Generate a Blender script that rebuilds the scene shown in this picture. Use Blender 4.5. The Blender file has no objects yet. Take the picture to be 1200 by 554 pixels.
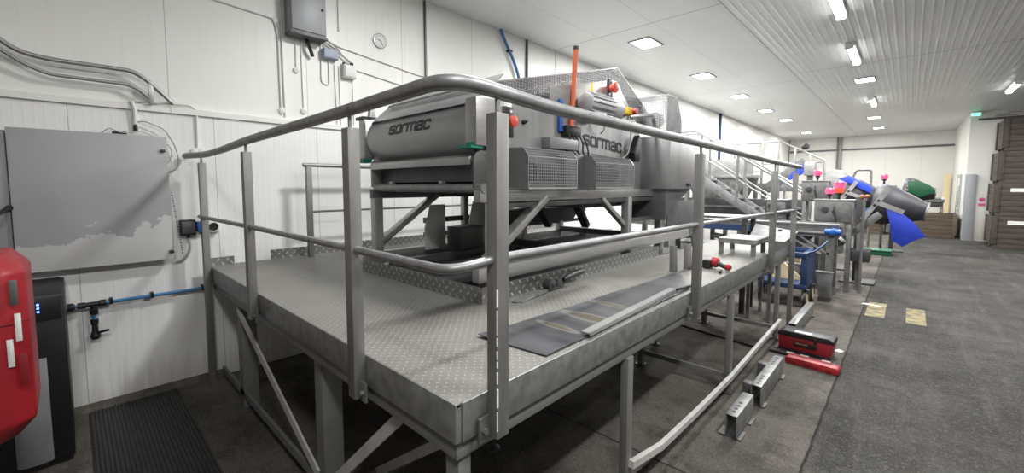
import bpy, bmesh, math, random
from mathutils import Vector, Matrix
random.seed(7)
SC = bpy.context.scene
COL = SC.collection
PI = math.pi

# ------------------------------------------------------------------ materials
def new_mat(name):
    m = bpy.data.materials.new(name); m.use_nodes = True
    nt = m.node_tree
    return m, nt, nt.nodes, nt.links, nt.nodes['Principled BSDF']

def math_node(N, L, op, a, b=None, clamp=False):
    n = N.new('ShaderNodeMath'); n.operation = op; n.use_clamp = clamp
    for i, v in enumerate((a, b)):
        if v is None: continue
        if isinstance(v, (int, float)): n.inputs[i].default_value = v
        else: L.new(v, n.inputs[i])
    return n.outputs[0]

def mixc(N, L, fac, a, b):
    n = N.new('ShaderNodeMix'); n.data_type = 'RGBA'
    for i, v in ((0, fac), (6, a), (7, b)):
        if isinstance(v, (int, float)): n.inputs[i].default_value = v
        elif isinstance(v, (tuple, list)): n.inputs[i].default_value = (*v[:3], 1)
        else: L.new(v, n.inputs[i])
    return n.outputs[2]

def noise(N, L, vec, scale, detail=4, rough=.55):
    n = N.new('ShaderNodeTexNoise'); n.inputs['Scale'].default_value = scale
    n.inputs['Detail'].default_value = detail; n.inputs['Roughness'].default_value = rough
    if vec is not None: L.new(vec, n.inputs['Vector'])
    return n.outputs['Fac']

def ramp(N, L, fac, a, b):
    n = N.new('ShaderNodeMapRange'); n.inputs[1].default_value = a; n.inputs[2].default_value = b
    L.new(fac, n.inputs[0]); return n.outputs[0]

def coords(N, L, scale=(1, 1, 1), world=False):
    if world:
        g = N.new('ShaderNodeNewGeometry').outputs['Position']
    else:
        g = N.new('ShaderNodeTexCoord').outputs['Object']
    mp = N.new('ShaderNodeMapping'); mp.inputs['Scale'].default_value = scale
    L.new(g, mp.inputs['Vector']); return mp.outputs['Vector']

def mat(name, col, rough=.5, metal=0., var=.12, scale=6., stretch=(1, 1, 1), bump=0., bscale=None, emit=0., spec=.5):
    m, nt, N, L, P = new_mat(name)
    P.inputs['Roughness'].default_value = rough; P.inputs['Metallic'].default_value = metal
    P.inputs['Specular IOR Level'].default_value = spec
    v = coords(N, L, stretch)
    f = noise(N, L, v, scale)
    dark = tuple(c * (1 - var) for c in col); lite = tuple(min(1, c * (1 + var)) for c in col)
    L.new(mixc(N, L, ramp(N, L, f, .3, .7), dark, lite), P.inputs['Base Color'])
    if bump:
        b = N.new('ShaderNodeBump'); b.inputs['Strength'].default_value = bump; b.inputs['Distance'].default_value = .01
        L.new(noise(N, L, v, bscale or scale * 5), b.inputs['Height']); L.new(b.outputs[0], P.inputs['Normal'])
    if emit and emit < 5:
        L.new(mixc(N, L, .5, tuple(c * .25 for c in col), tuple(c * .25 for c in col)), P.inputs['Base Color'])
    if emit:
        P.inputs['Emission Color'].default_value = (*col, 1); P.inputs['Emission Strength'].default_value = emit
    return m

M = {}
M['steel'] = mat('brushed_steel', (.40, .395, .39), .42, .7, .10, 4, (1, 1, 6))
M['steel_h'] = mat('brushed_steel_sheet', (.37, .37, .375), .38, .65, .10, 3, (1, 5, 1))
M['steel_rail'] = mat('handrail_steel', (.31, .31, .315), .50, .65, .22, 14)
M['steel_bg'] = mat('worn_line_steel', (.21, .21, .212), .5, .4, .28, 7)
M['galv_bg'] = mat('worn_galvanised_steel', (.17, .172, .17), .55, .4, .3, 12)
M['lite_bg'] = mat('line_edge_steel', (.33, .33, .33), .45, .4, .2, 7)
M['dark_bg'] = mat('grimy_dark_steel', (.06, .06, .062), .55, .3, .3, 8)
M['palebar'] = mat('pale_flat_bar', (.52, .51, .49), .5, .1, .12, 8)
M['steel_post'] = mat('dull_post_steel', (.25, .245, .235), .5, .5, .16, 6, (3, 3, .6))
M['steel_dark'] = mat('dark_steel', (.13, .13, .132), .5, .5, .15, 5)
M['steel_lite'] = mat('bright_steel', (.44, .44, .44), .38, .6, .08, 5)
M['galv'] = mat('galvanised_steel', (.25, .253, .25), .48, .55, .28, 16, (1, 1, 1), .05, 60)
M['beam'] = mat('grey_painted_beam', (.20, .20, .195), .55, .3, .12, 5)
M['mesh'] = mat('zinc_mesh', (.36, .36, .365), .45, .6, .1, 10)
M['black'] = mat('black_plastic', (.012, .012, .014), .45, 0, .2, 8)
M['rubber'] = mat('black_rubber', (.022, .022, .022), .55, 0, .3, 20)
M['red'] = mat('red_plastic', (.33, .014, .022), .45, 0, .12, 5)
M['redpaint'] = mat('red_enamel', (.22, .013, .018), .45, 0, .1, 4)
M['coral'] = mat('red_button_plastic', (.60, .075, .05), .45, 0, .08, 12)
M['orange'] = mat('orange_plastic', (.66, .14, .06), .5, 0, .1, 12)
M['blue'] = mat('blue_plastic', (.02, .11, .42), .4, 0, .12, 6)
M['bluepipe'] = mat('blue_water_pipe', (.05, .19, .42), .4, 0, .1, 12)
M['bluesheet'] = mat('blue_rubber_sheet', (.025, .06, .55), .5, 0, .1, 3)
M['navy'] = mat('navy_painted_steel', (.025, .05, .13), .45, .2, .18, 8)
M['green'] = mat('green_plastic', (.01, .10, .045), .5, 0, .12, 6)
M['teal'] = mat('teal_plastic', (.01, .20, .14), .5, 0, .1, 6)
M['yellow'] = mat('yellow_plastic', (.75, .48, .03), .5, 0, .1, 6)
M['copper'] = mat('rusty_copper', (.34, .15, .08), .5, .4, .2, 20)
M['white'] = mat('white_plastic', (.72, .72, .70), .45, 0, .05, 8)
M['cream'] = mat('cream_board', (.80, .66, .42), .6, 0, .06, 4)
M['greybox'] = mat('grey_enamel_box', (.31, .32, .34), .45, .1, .05, 3)
M['bluegrey'] = mat('blue_grey_plastic', (.36, .41, .50), .5, 0, .05, 6)
M['drum'] = mat('dark_grey_polymer', (.042, .042, .05), .5, 0, .12, 4)
M['pinkglow'] = mat('pink_beacon_lens', (1., .11, .27), .3, 0, .02, 4, emit=.85)
M['redglow'] = mat('red_beacon_lens', (1., .12, .06), .3, 0, .02, 4, emit=.8)
M['greenglow'] = mat('green_exit_glow', (.25, .85, .55), .4, 0, .02, 4, emit=1.4)
M['blueled'] = mat('blue_led', (.06, .12, 1.), .3, 0, .02, 4, emit=9)
M['lampwhite'] = mat('lamp_diffuser', (1., .995, .97), .5, 0, .0, 1, emit=9)
M['paper'] = mat('white_paper', (.75, .75, .73), .6, 0, .08, 12)
M['pink'] = mat('pink_sign_ink', (.62, .10, .26), .5, 0, .05, 12)
M['dirtywhite'] = mat('dirty_white_steel', (.34, .33, .29), .55, .1, .2, 6)
M['cable_grey'] = mat('grey_cable', (.42, .41, .39), .6, 0, .1, 10)
M['conduit'] = mat('white_conduit', (.74, .74, .72), .5, 0, .06, 10)
M['mirror'] = mat('pale_steel_panel', (.66, .67, .68), .4, .1, .05, 2)
M['motorgrey'] = mat('grey_motor_paint', (.42, .43, .44), .45, 0, .08, 8)
M['dark_shade'] = mat('dark_grey_and_shade', (.05, .05, .052), .6, 0, .1, 8)  # dark grey; on the guarded motors it paints shade into the colour
M['guardplate'] = mat('plain_guard_steel', (.24, .24, .245), .45, .4, .08, 5)

M['dirt'] = mat('grimy_sealant', (.10, .09, .075), .8, 0, .4, 12)
def checker_mat(name, lo, hi, pitch, var=.2, rough=.42, metal=.55, plane='xy'):
    m, nt, N, L, P = new_mat(name)
    g = N.new('ShaderNodeNewGeometry').outputs['Position']
    s = N.new('ShaderNodeSeparateXYZ'); L.new(g, s.inputs[0])
    if plane == 'xy': a, b = s.outputs[0], s.outputs[1]
    else:
        a, b = math_node(N, L, 'ADD', s.outputs[0], s.outputs[1]), s.outputs[2]
    u0 = math_node(N, L, 'MULTIPLY', math_node(N, L, 'ADD', a, b), .7071 / pitch)
    v0 = math_node(N, L, 'MULTIPLY', math_node(N, L, 'SUBTRACT', a, b), .7071 / pitch)
    fu = math_node(N, L, 'ABSOLUTE', math_node(N, L, 'SUBTRACT', math_node(N, L, 'FRACT', u0), .5))
    fv = math_node(N, L, 'ABSOLUTE', math_node(N, L, 'SUBTRACT', math_node(N, L, 'FRACT', v0), .5))
    par = math_node(N, L, 'FLOORED_MODULO', math_node(N, L, 'ADD', math_node(N, L, 'FLOOR', u0), math_node(N, L, 'FLOOR', v0)), 2.0)
    npar = math_node(N, L, 'SUBTRACT', 1.0, par)
    def loz(p, q):
        return math_node(N, L, 'SUBTRACT', 1.0, math_node(N, L, 'ADD', math_node(N, L, 'MULTIPLY', p, 2.2), math_node(N, L, 'MULTIPLY', q, 6.0)), True)
    h = math_node(N, L, 'ADD', math_node(N, L, 'MULTIPLY', loz(fu, fv), par), math_node(N, L, 'MULTIPLY', loz(fv, fu), npar))
    h = math_node(N, L, 'MULTIPLY', h, 3.0, True)
    nz = noise(N, L, coords(N, L, (1, 1, 1), True), 2.2, 6)
    nz2 = noise(N, L, coords(N, L, (.6, 5, 1), True), 1.6, 3)
    base = mixc(N, L, ramp(N, L, nz, .3, .7), tuple(c * (1 - var) for c in lo), lo)
    base = mixc(N, L, math_node(N, L, 'MULTIPLY', ramp(N, L, nz2, .58, .66), .35), base, tuple(c * .62 for c in lo))
    L.new(mixc(N, L, math_node(N, L, 'MULTIPLY', h, .75), base, hi), P.inputs['Base Color'])
    P.inputs['Metallic'].default_value = metal; P.inputs['Roughness'].default_value = rough
    bp = N.new('ShaderNodeBump'); bp.inputs['Strength'].default_value = .55; bp.inputs['Distance'].default_value = .003
    L.new(h, bp.inputs['Height']); L.new(bp.outputs[0], P.inputs['Normal'])
    return m
M['deck'] = checker_mat('checker_plate_deck', (.245, .24, .22), (.40, .39, .365), .030, .2, .5, .35)
M['kerb'] = checker_mat('checker_plate_kerb', (.27, .27, .265), (.68, .68, .66), .050, .15, .36, .6, 'xz')

def floor_mat():
    m, nt, N, L, P = new_mat('concrete_floor')
    v = coords(N, L, (1, 1, 1), True)
    s = N.new('ShaderNodeSeparateXYZ'); L.new(v, s.inputs[0])
    n1 = noise(N, L, v, .8, 8, .68); n2 = noise(N, L, v, 60, 5, .75); n3 = noise(N, L, v, 2.6, 8, .7)
    n4 = noise(N, L, coords(N, L, (5, .5, 1), True), 1.3, 5, .6); n5 = noise(N, L, v, 16, 5, .7)
    side = ramp(N, L, s.outputs[0], -.41, -.39)
    a = mixc(N, L, ramp(N, L, n1, .36, .64), (.060, .053, .046), (.155, .141, .125))
    b = mixc(N, L, ramp(N, L, n1, .36, .64), (.026, .0252, .0235), (.075, .0725, .067))
    c = mixc(N, L, side, a, b)
    c = mixc(N, L, math_node(N, L, 'MULTIPLY', ramp(N, L, n3, .50, .62), .6), c, (.038, .034, .029))
    c = mixc(N, L, math_node(N, L, 'MULTIPLY', ramp(N, L, n4, .52, .70), .40), c, (.115, .111, .104))
    c = mixc(N, L, math_node(N, L, 'MULTIPLY', ramp(N, L, n5, .52, .66), .30), c, (.15, .145, .135))
    c = mixc(N, L, math_node(N, L, 'MULTIPLY', ramp(N, L, n2, .55, .63), .5), c, (.20, .195, .18))
    c = mixc(N, L, math_node(N, L, 'MULTIPLY', ramp(N, L, n2, .46, .38), .55), c, (.022, .02, .018))
    wob = math_node(N, L, 'MULTIPLY', math_node(N, L, 'SUBTRACT', noise(N, L, v, 5, 5), .5), .03)
    def joint(axis, pos, w):
        d = math_node(N, L, 'ABSOLUTE', math_node(N, L, 'SUBTRACT', math_node(N, L, 'ADD', s.outputs[axis], wob), pos))
        return ramp(N, L, d, w * 1.6, w * .7)
    for ax, pos, w in ((0, -.40, .007), (1, 2.5, .006), (1, 8.6, .008), (1, 14.4, .012), (0, 5.4, .012), (1, -1.6, .008)):
        c = mixc(N, L, math_node(N, L, 'MULTIPLY', joint(ax, pos, w), .85), c, (.012, .011, .010))
    L.new(c, P.inputs['Base Color'])
    r_ = N.new('ShaderNodeMapRange'); r_.inputs[3].default_value = .62; r_.inputs[4].default_value = .9; P.inputs['Specular IOR Level'].default_value = .10
    L.new(n3, r_.inputs[0]); L.new(r_.outputs[0], P.inputs['Roughness'])
    bp = N.new('ShaderNodeBump'); bp.inputs['Strength'].default_value = .45; bp.inputs['Distance'].default_value = .004
    L.new(n2, bp.inputs['Height']); L.new(bp.outputs[0], P.inputs['Normal'])
    return m
M['floor'] = floor_mat()

def panel_mat(name, col, seam_axis, pitch, off, ribs=0., dirt=None, rough=.4, ribaxis=None, ribpitch=.1, seams2=()):
    m, nt, N, L, P = new_mat(name)
    v = coords(N, L, (1, 1, 1), True)
    s = N.new('ShaderNodeSeparateXYZ'); L.new(v, s.inputs[0])
    n1 = noise(N, L, v, .7, 4); n2 = noise(N, L, coords(N, L, (1, 9, .5), True), 2.0, 5)
    c = mixc(N, L, ramp(N, L, n1, .3, .7), tuple(k * .95 for k in col), col)
    c = mixc(N, L, math_node(N, L, 'MULTIPLY', ramp(N, L, n2, .55, .8), .18), c, tuple(k * .62 for k in col))
    f = math_node(N, L, 'FRACT', math_node(N, L, 'DIVIDE', math_node(N, L, 'SUBTRACT', s.outputs[seam_axis], off), pitch))
    line = math_node(N, L, 'LESS_THAN', f, .006 / pitch)
    c = mixc(N, L, math_node(N, L, 'MULTIPLY', line, .6), c, (.25, .25, .24))
    for ax, pos, w in seams2:
        d = math_node(N, L, 'ABSOLUTE', math_node(N, L, 'SUBTRACT', s.outputs[ax], pos))
        c = mixc(N, L, math_node(N, L, 'MULTIPLY', math_node(N, L, 'LESS_THAN', d, w), .6), c, (.22, .22, .22))
    if dirt:
        zf = ramp(N, L, math_node(N, L, 'ADD', s.outputs[2], math_node(N, L, 'MULTIPLY', noise(N, L, coords(N, L, (1, 6, .7), True), 3, 5), .5)), dirt[1], dirt[0])
        c = mixc(N, L, math_node(N, L, 'MULTIPLY', zf, .75), c, (.30, .27, .21))
    L.new(c, P.inputs['Base Color']); P.inputs['Roughness'].default_value = rough
    if ribs:
        w = math_node(N, L, 'SINE', math_node(N, L, 'MULTIPLY', s.outputs[ribaxis], 2 * PI / ribpitch))
        w = math_node(N, L, 'POWER', math_node(N, L, 'ADD', math_node(N, L, 'MULTIPLY', w, .5), .5), 4)
        bp = N.new('ShaderNodeBump'); bp.inputs['Strength'].default_value = ribs; bp.inputs['Distance'].default_value = .006
        L.new(w, bp.inputs['Height']); L.new(bp.outputs[0], P.inputs['Normal'])
    return m
WALL = (.86, .86, .83)
M['wall_up'] = panel_mat('white_insulated_panel', WALL, 1, 1.13, .62, seams2=((1, 3.22, .012), (1, 5.93, .01)))
M['wall_low'] = panel_mat('white_ribbed_cladding', (.87, .87, .86), 1, .9, .02, .10, (.05, .55), .45, 1, .05)
M['wall_far'] = panel_mat('white_end_wall', (.78, .77, .73), 0, 1.15, .3)
M['wall_dirty'] = panel_mat('white_worn_wall', (.78, .77, .74), 0, 1.6, 1.4, dirt=(.2, 1.3))
M['ceil_smooth'] = panel_mat('white_ceiling_panel', (.74, .75, .745), 0, .88, -4.55, .12, None, .45, 0, .06, ((1, 5.875, .012), (1, 11.2, .01), (1, 16.5, .01)))
M['ceil_rib'] = panel_mat('white_ribbed_ceiling', (.70, .71, .71), 0, 1.2, -1.87, .55, None, .36, 0, .095, ((1, 10.55, .02), (1, 15.25, .02), (0, -1.87, .02)))

def wood_mat(name, c0, c1):
    m, nt, N, L, P = new_mat(name)
    v = coords(N, L, (1.2, 1.2, 14), False)
    n1 = noise(N, L, v, 2.0, 6, .6); n2 = noise(N, L, coords(N, L), 40, 3)
    c = mixc(N, L, ramp(N, L, n1, .3, .72), c0, c1)
    c = mixc(N, L, math_node(N, L, 'MULTIPLY', ramp(N, L, n2, .5, .8), .4), c, tuple(k * .5 for k in c0))
    L.new(c, P.inputs['Base Color']); P.inputs['Roughness'].default_value = .75
    bp = N.new('ShaderNodeBump'); bp.inputs['Strength'].default_value = .4; bp.inputs['Distance'].default_value = .006
    L.new(n1, bp.inputs['Height']); L.new(bp.outputs[0], P.inputs['Normal'])
    return m
M['wood'] = wood_mat('weathered_crate_wood', (.032, .025, .020), (.092, .074, .059))
M['wood_warm'] = wood_mat('brown_crate_wood', (.06, .043, .030), (.15, .11, .078))

def peel_mat():
    m, nt, N, L, P = new_mat('peeling_grey_paint')
    g = N.new('ShaderNodeNewGeometry').outputs['Position']
    s = N.new('ShaderNodeSeparateXYZ'); L.new(g, s.inputs[0])
    n1 = noise(N, L, g, 4.5, 7, .62)
    h = math_node(N, L, 'ADD', math_node(N, L, 'MULTIPLY', n1, .75), math_node(N, L, 'MULTIPLY', s.outputs[2], -1.0))
    h = math_node(N, L, 'ADD', h, math_node(N, L, 'MULTIPLY', s.outputs[1], .18))
    f = ramp(N, L, h, -.985, -.975)
    c = mixc(N, L, ramp(N, L, noise(N, L, g, 2, 4), .3, .7), (.36, .37, .385), (.42, .43, .445))
    L.new(mixc(N, L, f, c, (.62, .62, .62)), P.inputs['Base Color'])
    P.inputs['Roughness'].default_value = .5
    return m
M['peel'] = peel_mat()

def sheet_mat():
    m, nt, N, L, P = new_mat('stained_sheet_steel')
    g = N.new('ShaderNodeNewGeometry').outputs['Position']
    s = N.new('ShaderNodeSeparateXYZ'); L.new(g, s.inputs[0])
    n1 = noise(N, L, coords(N, L, (1, 3, 1), True), 2.2, 5)
    c = mixc(N, L, ramp(N, L, n1, .3, .7), (.085, .088, .096), (.19, .193, .205))
    P.inputs['Metallic'].default_value = .45; P.inputs['Roughness'].default_value = .33
    # three water marks with pale rims: ellipses long in x
    for cx, cy, rx, ry in ((-1.19, 1.86, .19, .055), (-1.23, 1.62, .13, .03), (-1.22, 2.14, .17, .03)):
        dx = math_node(N, L, 'DIVIDE', math_node(N, L, 'SUBTRACT', s.outputs[0], cx), rx)
        dy = math_node(N, L, 'DIVIDE', math_node(N, L, 'SUBTRACT', math_node(N, L, 'ADD', s.outputs[1], math_node(N, L, 'MULTIPLY', n1, .04)), cy + .02), ry)
        d = math_node(N, L, 'ADD', math_node(N, L, 'MULTIPLY', dx, dx), math_node(N, L, 'MULTIPLY', dy, dy))
        c = mixc(N, L, math_node(N, L, 'MULTIPLY', ramp(N, L, d, 1.25, .95), .6), c, (.36, .35, .32))
        c = mixc(N, L, math_node(N, L, 'MULTIPLY', ramp(N, L, d, .55, .35), .8), c, (.15, .128, .085))
    L.new(c, P.inputs['Base Color'])
    return m
M['sheet'] = sheet_mat()

# ------------------------------------------------------------------ mesh builder
class MB:
    def __init__(s): s.v = []; s.f = []
    def add(s, vs, fs):
        o = len(s.v); s.v += [tuple(p) for p in vs]; s.f += [tuple(i + o for i in f) for f in fs]; return s
    def box(s, x0, x1, y0, y1, z0, z1):
        return s.add([(x, y, z) for z in (z0, z1) for y in (y0, y1) for x in (x0, x1)],
                     [(0, 2, 3, 1), (4, 5, 7, 6), (0, 1, 5, 4), (2, 6, 7, 3), (0, 4, 6, 2), (1, 3, 7, 5)])
    def bar(s, p, q, w, h, up=(0, 0, 1)):
        p, q = Vector(p), Vector(q); d = (q - p).normalized(); up = Vector(up)
        a = d.cross(up)
        if a.length < 1e-4: a = d.cross(Vector((1, 0, 0)))
        a.normalize(); b = a.cross(d)
        vs = [e + a * (sx * w / 2) + b * (sz * h / 2) for e in (p, q) for sz in (-1, 1) for sx in (-1, 1)]
        return s.add(vs, [(0, 1, 3, 2), (4, 6, 7, 5), (0, 4, 5, 1), (2, 3, 7, 6), (0, 2, 6, 4), (1, 5, 7, 3)])
    def tube(s, pts, r, n=10, cap=True):
        pts = [Vector(p) for p in pts]; rs = r if isinstance(r, (list, tuple)) else [r] * len(pts)
        rings = []; ref = None
        for i, p in enumerate(pts):
            d = ((pts[i + 1] - p).normalized() if i < len(pts) - 1 else Vector()) + ((p - pts[i - 1]).normalized() if i else Vector())
            if d.length < 1e-6: d = pts[i] - pts[i - 1]
            d.normalize()
            if ref is None:
                ref = Vector((0, 0, 1)) if abs(d.z) < .9 else Vector((1, 0, 0))
            a = d.cross(ref).normalized(); b = a.cross(d).normalized(); ref = b
            rings.append([p + (a * math.cos(2 * PI * k / n) + b * math.sin(2 * PI * k / n)) * rs[i] for k in range(n)])
        vs = [q for R in rings for q in R]; fs = []
        for i in range(len(rings) - 1):
            for k in range(n):
                k2 = (k + 1) % n; fs.append((i * n + k, i * n + k2, (i + 1) * n + k2, (i + 1) * n + k))
        if cap:
            fs.append(tuple(range(n))[::-1]); fs.append(tuple((len(rings) - 1) * n + k for k in range(n)))
        return s.add(vs, fs)
    def cyl(s, p, q, r, n=16, r2=None): return s.tube([p, q], [r, r if r2 is None else r2], n)
    def prism(s, poly, axis, a, b):
        def mk(u, v, w): return {'x': (w, u, v), 'y': (u, w, v), 'z': (u, v, w)}[axis]
        n = len(poly); vs = [mk(u, v, a) for u, v in poly] + [mk(u, v, b) for u, v in poly]
        fs = [tuple(range(n)), tuple(range(n, 2 * n))[::-1]] + [(i, i + n, (i + 1) % n + n, (i + 1) % n) for i in range(n)]
        return s.add(vs, fs)
    def lathe(s, c, axis, prof, n=24):
        # prof: list of (distance along axis, radius)
        c = Vector(c); d = Vector(axis).normalized()
        a = d.cross(Vector((0, 0, 1)) if abs(d.z) < .9 else Vector((1, 0, 0))).normalized(); b = a.cross(d)
        vs = [c + d * t + (a * math.cos(2 * PI * k / n) + b * math.sin(2 * PI * k / n)) * max(r, .0004) for t, r in prof for k in range(n)]
        m = len(prof)
        fs = [(i * n + k, i * n + (k + 1) % n, (i + 1) * n + (k + 1) % n, (i + 1) * n + k) for i in range(m - 1) for k in range(n)]
        fs += [tuple(range(n))[::-1], tuple((m - 1) * n + k for k in range(n))]
        return s.add(vs, fs)
    def grid(s, poly, pu, pv, fn, t):
        """wire mesh of square rods clipped to a 2D polygon; fn maps (u, v) to a point"""
        for ax, pitch in ((0, pu), (1, pv)):
            lo = min(p[ax] for p in poly); hi = max(p[ax] for p in poly)
            k = 0
            cnt = max(1, int(round((hi - lo) / pitch)))
            for k in range(cnt + 1):
                c = lo + (hi - lo) * k / cnt; c = min(max(c, lo + 1e-4), hi - 1e-4)
                xs = []
                for i in range(len(poly)):
                    p, q = poly[i], poly[(i + 1) % len(poly)]
                    if (p[ax] - c) * (q[ax] - c) < 0:
                        w = (c - p[ax]) / (q[ax] - p[ax]); xs.append(p[1 - ax] + w * (q[1 - ax] - p[1 - ax]))
                xs.sort()
                for i in range(0, len(xs) - 1, 2):
                    a = (c, xs[i]) if ax == 0 else (xs[i], c); b = (c, xs[i + 1]) if ax == 0 else (xs[i + 1], c)
                    pa, pb = Vector(fn(*a)), Vector(fn(*b))
                    if (pb - pa).length > 1e-3: s.bar(pa, pb, t, t, (.3, .2, 1) if abs((pb - pa).normalized().z) < .9 else (1, .1, 0))
        return s
    def stroke(s, pts, w, fn, closed=False, d=.003):
        """flat lettering stroke of width w along 2D pts, mapped by fn(u, v, depth)"""
        P = [Vector(p) for p in pts]
        Q = []
        n = len(P); rng = n if closed else n - 1
        for i in range(rng):
            a, b = P[i], P[(i + 1) % n]; k = max(1, int((b - a).length / .5))
            Q += [a + (b - a) * j / k for j in range(k)]
        if not closed: Q.append(P[-1])
        n = len(Q); L_, R_ = [], []
        for i in range(n):
            prv = Q[i - 1] if (i or closed) else None; nxt = Q[(i + 1) % n] if (i < n - 1 or closed) else None
            d1 = (Q[i] - prv).normalized() if prv is not None else (nxt - Q[i]).normalized()
            d2 = (nxt - Q[i]).normalized() if nxt is not None else d1
            n1 = Vector((-d1.y, d1.x)); n2 = Vector((-d2.y, d2.x)); m = (n1 + n2).normalized()
            m = m / max(.5, m.dot(n1)); L_.append(Q[i] + m * w / 2); R_.append(Q[i] - m * w / 2)
        vs = []
        for i in range(n):
            vs += [fn(L_[i].x, L_[i].y, d), fn(R_[i].x, R_[i].y, d), fn(L_[i].x, L_[i].y, -.001), fn(R_[i].x, R_[i].y, -.001)]
        fs = []
        for i in range(n if closed else n - 1):
            a = 4 * i; b = 4 * ((i + 1) % n)
            fs += [(a, b, b + 1, a + 1), (a + 2, a + 3, b + 3, b + 2), (a, a + 2, b + 2, b), (a + 1, b + 1, b + 3, a + 3)]
        if not closed:
            e = 4 * (n - 1); fs += [(0, 1, 3, 2), (e, e + 2, e + 3, e + 1)]
        return s.add(vs, fs)
    def mesh(s, name, origin, bevel=0., ang=35):
        me = bpy.data.meshes.new(name)
        me.from_pydata([(x - origin[0], y - origin[1], z - origin[2]) for x, y, z in s.v], [], s.f)
        bm = bmesh.new(); bm.from_mesh(me)
        bmesh.ops.recalc_face_normals(bm, faces=bm.faces)
        if bevel:
            ed = [e for e in bm.edges if len(e.link_faces) == 2 and e.calc_face_angle(0) > .6]
            bmesh.ops.bevel(bm, geom=ed, offset=bevel, segments=2, affect='EDGES', profile=.5, clamp_overlap=True)
        bm.to_mesh(me); bm.free()
        me.shade_smooth(); me.set_sharp_from_angle(angle=math.radians(ang))
        return me

def fillet(pts, r, n=6):
    pts = [Vector(p) for p in pts]; out = [pts[0]]
    for i in range(1, len(pts) - 1):
        a, b, c = pts[i - 1], pts[i], pts[i + 1]
        k = min(r, (a - b).length * .45, (c - b).length * .45)
        p = b + (a - b).normalized() * k; q = b + (c - b).normalized() * k
        for j in range(n + 1):
            t = j / n; out.append(p * (1 - t) ** 2 + b * 2 * t * (1 - t) + q * t * t)
    out.append(pts[-1]); return out

def tag(o, label, cat, group=None):
    o['label'] = label; o['category'] = cat
    if group: o['group'] = group
    return o
def thing(name, loc, label, cat, group=None, rz=0.):
    o = bpy.data.objects.new(name, None); COL.objects.link(o); o.location = loc; o.rotation_euler = (0, 0, rz)
    o.empty_display_size = .1
    return tag(o, label, cat, group)
def wloc(o):
    v = Vector(o.location)
    return v if o.parent is None else v + wloc(o.parent)
def part(name, mb, m, parent, bevel=0., local=False, label=None, ang=35):
    """one mesh part; its points are given in the room's coordinates unless local"""
    org = (0, 0, 0) if local else tuple(wloc(parent))
    o = bpy.data.objects.new(name, mb.mesh(name, org, bevel, ang)); COL.objects.link(o)
    o.data.materials.append(M[m]); o.parent = parent
    if label: o['label'] = label
    return o
def solo(name, mb, m, label, cat, group=None, bevel=0., ang=35):
    xs, ys, zs = zip(*mb.v); org = ((min(xs) + max(xs)) / 2, (min(ys) + max(ys)) / 2, min(zs))
    o = bpy.data.objects.new(name, mb.mesh(name, org, bevel, ang)); COL.objects.link(o); o.location = org
    o.data.materials.append(M[m]); return tag(o, label, cat, group)
def struct(name, mb, m, bevel=0.):
    xs, ys, zs = zip(*mb.v); org = ((min(xs) + max(xs)) / 2, (min(ys) + max(ys)) / 2, min(zs))
    o = bpy.data.objects.new(name, mb.mesh(name, org, bevel)); COL.objects.link(o); o.location = org
    o.data.materials.append(M[m]); o['kind'] = 'structure'; return o
def copy_tree(o, parent=None):
    c = o.copy(); COL.objects.link(c)
    if parent is not None: c.parent = parent
    for ch in list(o.children): copy_tree(ch, c)
    return c
def dup(o, loc, label, rz=None):
    c = copy_tree(o); c.location = loc; c['label'] = label
    if rz is not None: c.rotation_euler = (0, 0, rz)
    return c

LET = {
 's': (1., [([(1, .74), (1, .9), (.9, 1), (.1, 1), (0, .9), (0, .6), (.1, .5), (.9, .5), (1, .4), (1, .1), (.9, 0), (.1, 0), (0, .1), (0, .26)], False)]),
 'o': (1., [([(.1, 0), (.9, 0), (1, .1), (1, .9), (.9, 1), (.1, 1), (0, .9), (0, .1)], True)]),
 'r': (.72, [([(0, -.1), (0, 1)], False), ([(0, .9), (.12, 1), (.72, 1), (.72, .78)], False)]),
 'm': (1.7, [([(0, -.1), (0, 1.1)], False), ([(0, 1), (1.6, 1), (1.7, .9), (1.7, -.1)], False), ([(.85, 1), (.85, -.1)], False)]),
 'a': (1., [([(.02, .78), (.02, .9), (.12, 1), (.9, 1), (1, .9), (1, -.1)], False), ([(1, 0), (.1, 0), (0, .1), (0, .42), (.1, .52), (1, .52)], False)]),
 'c': (1., [([(1, .70), (1, .9), (.9, 1), (.1, 1), (0, .9), (0, .1), (.1, 0), (.9, 0), (1, .1), (1, .3)], False)]),
}
def lettering(word, fn, gap=.44, w=.30):
    """word in wide square sans lettering; fn(u, v, depth), u from 0 to 1 over the word, v from 0 to 1 over the letter height"""
    tot = sum(LET[c][0] for c in word) + gap * (len(word) - 1) + w
    mb = MB(); u = w / 2
    for c in word:
        wd, strokes = LET[c]
        for pts, cl in strokes:
            mb.stroke([(u + x, y) for x, y in pts], w, lambda a, b, d: fn(a / tot, b, d), cl)
        u += wd + gap
    return mb

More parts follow.
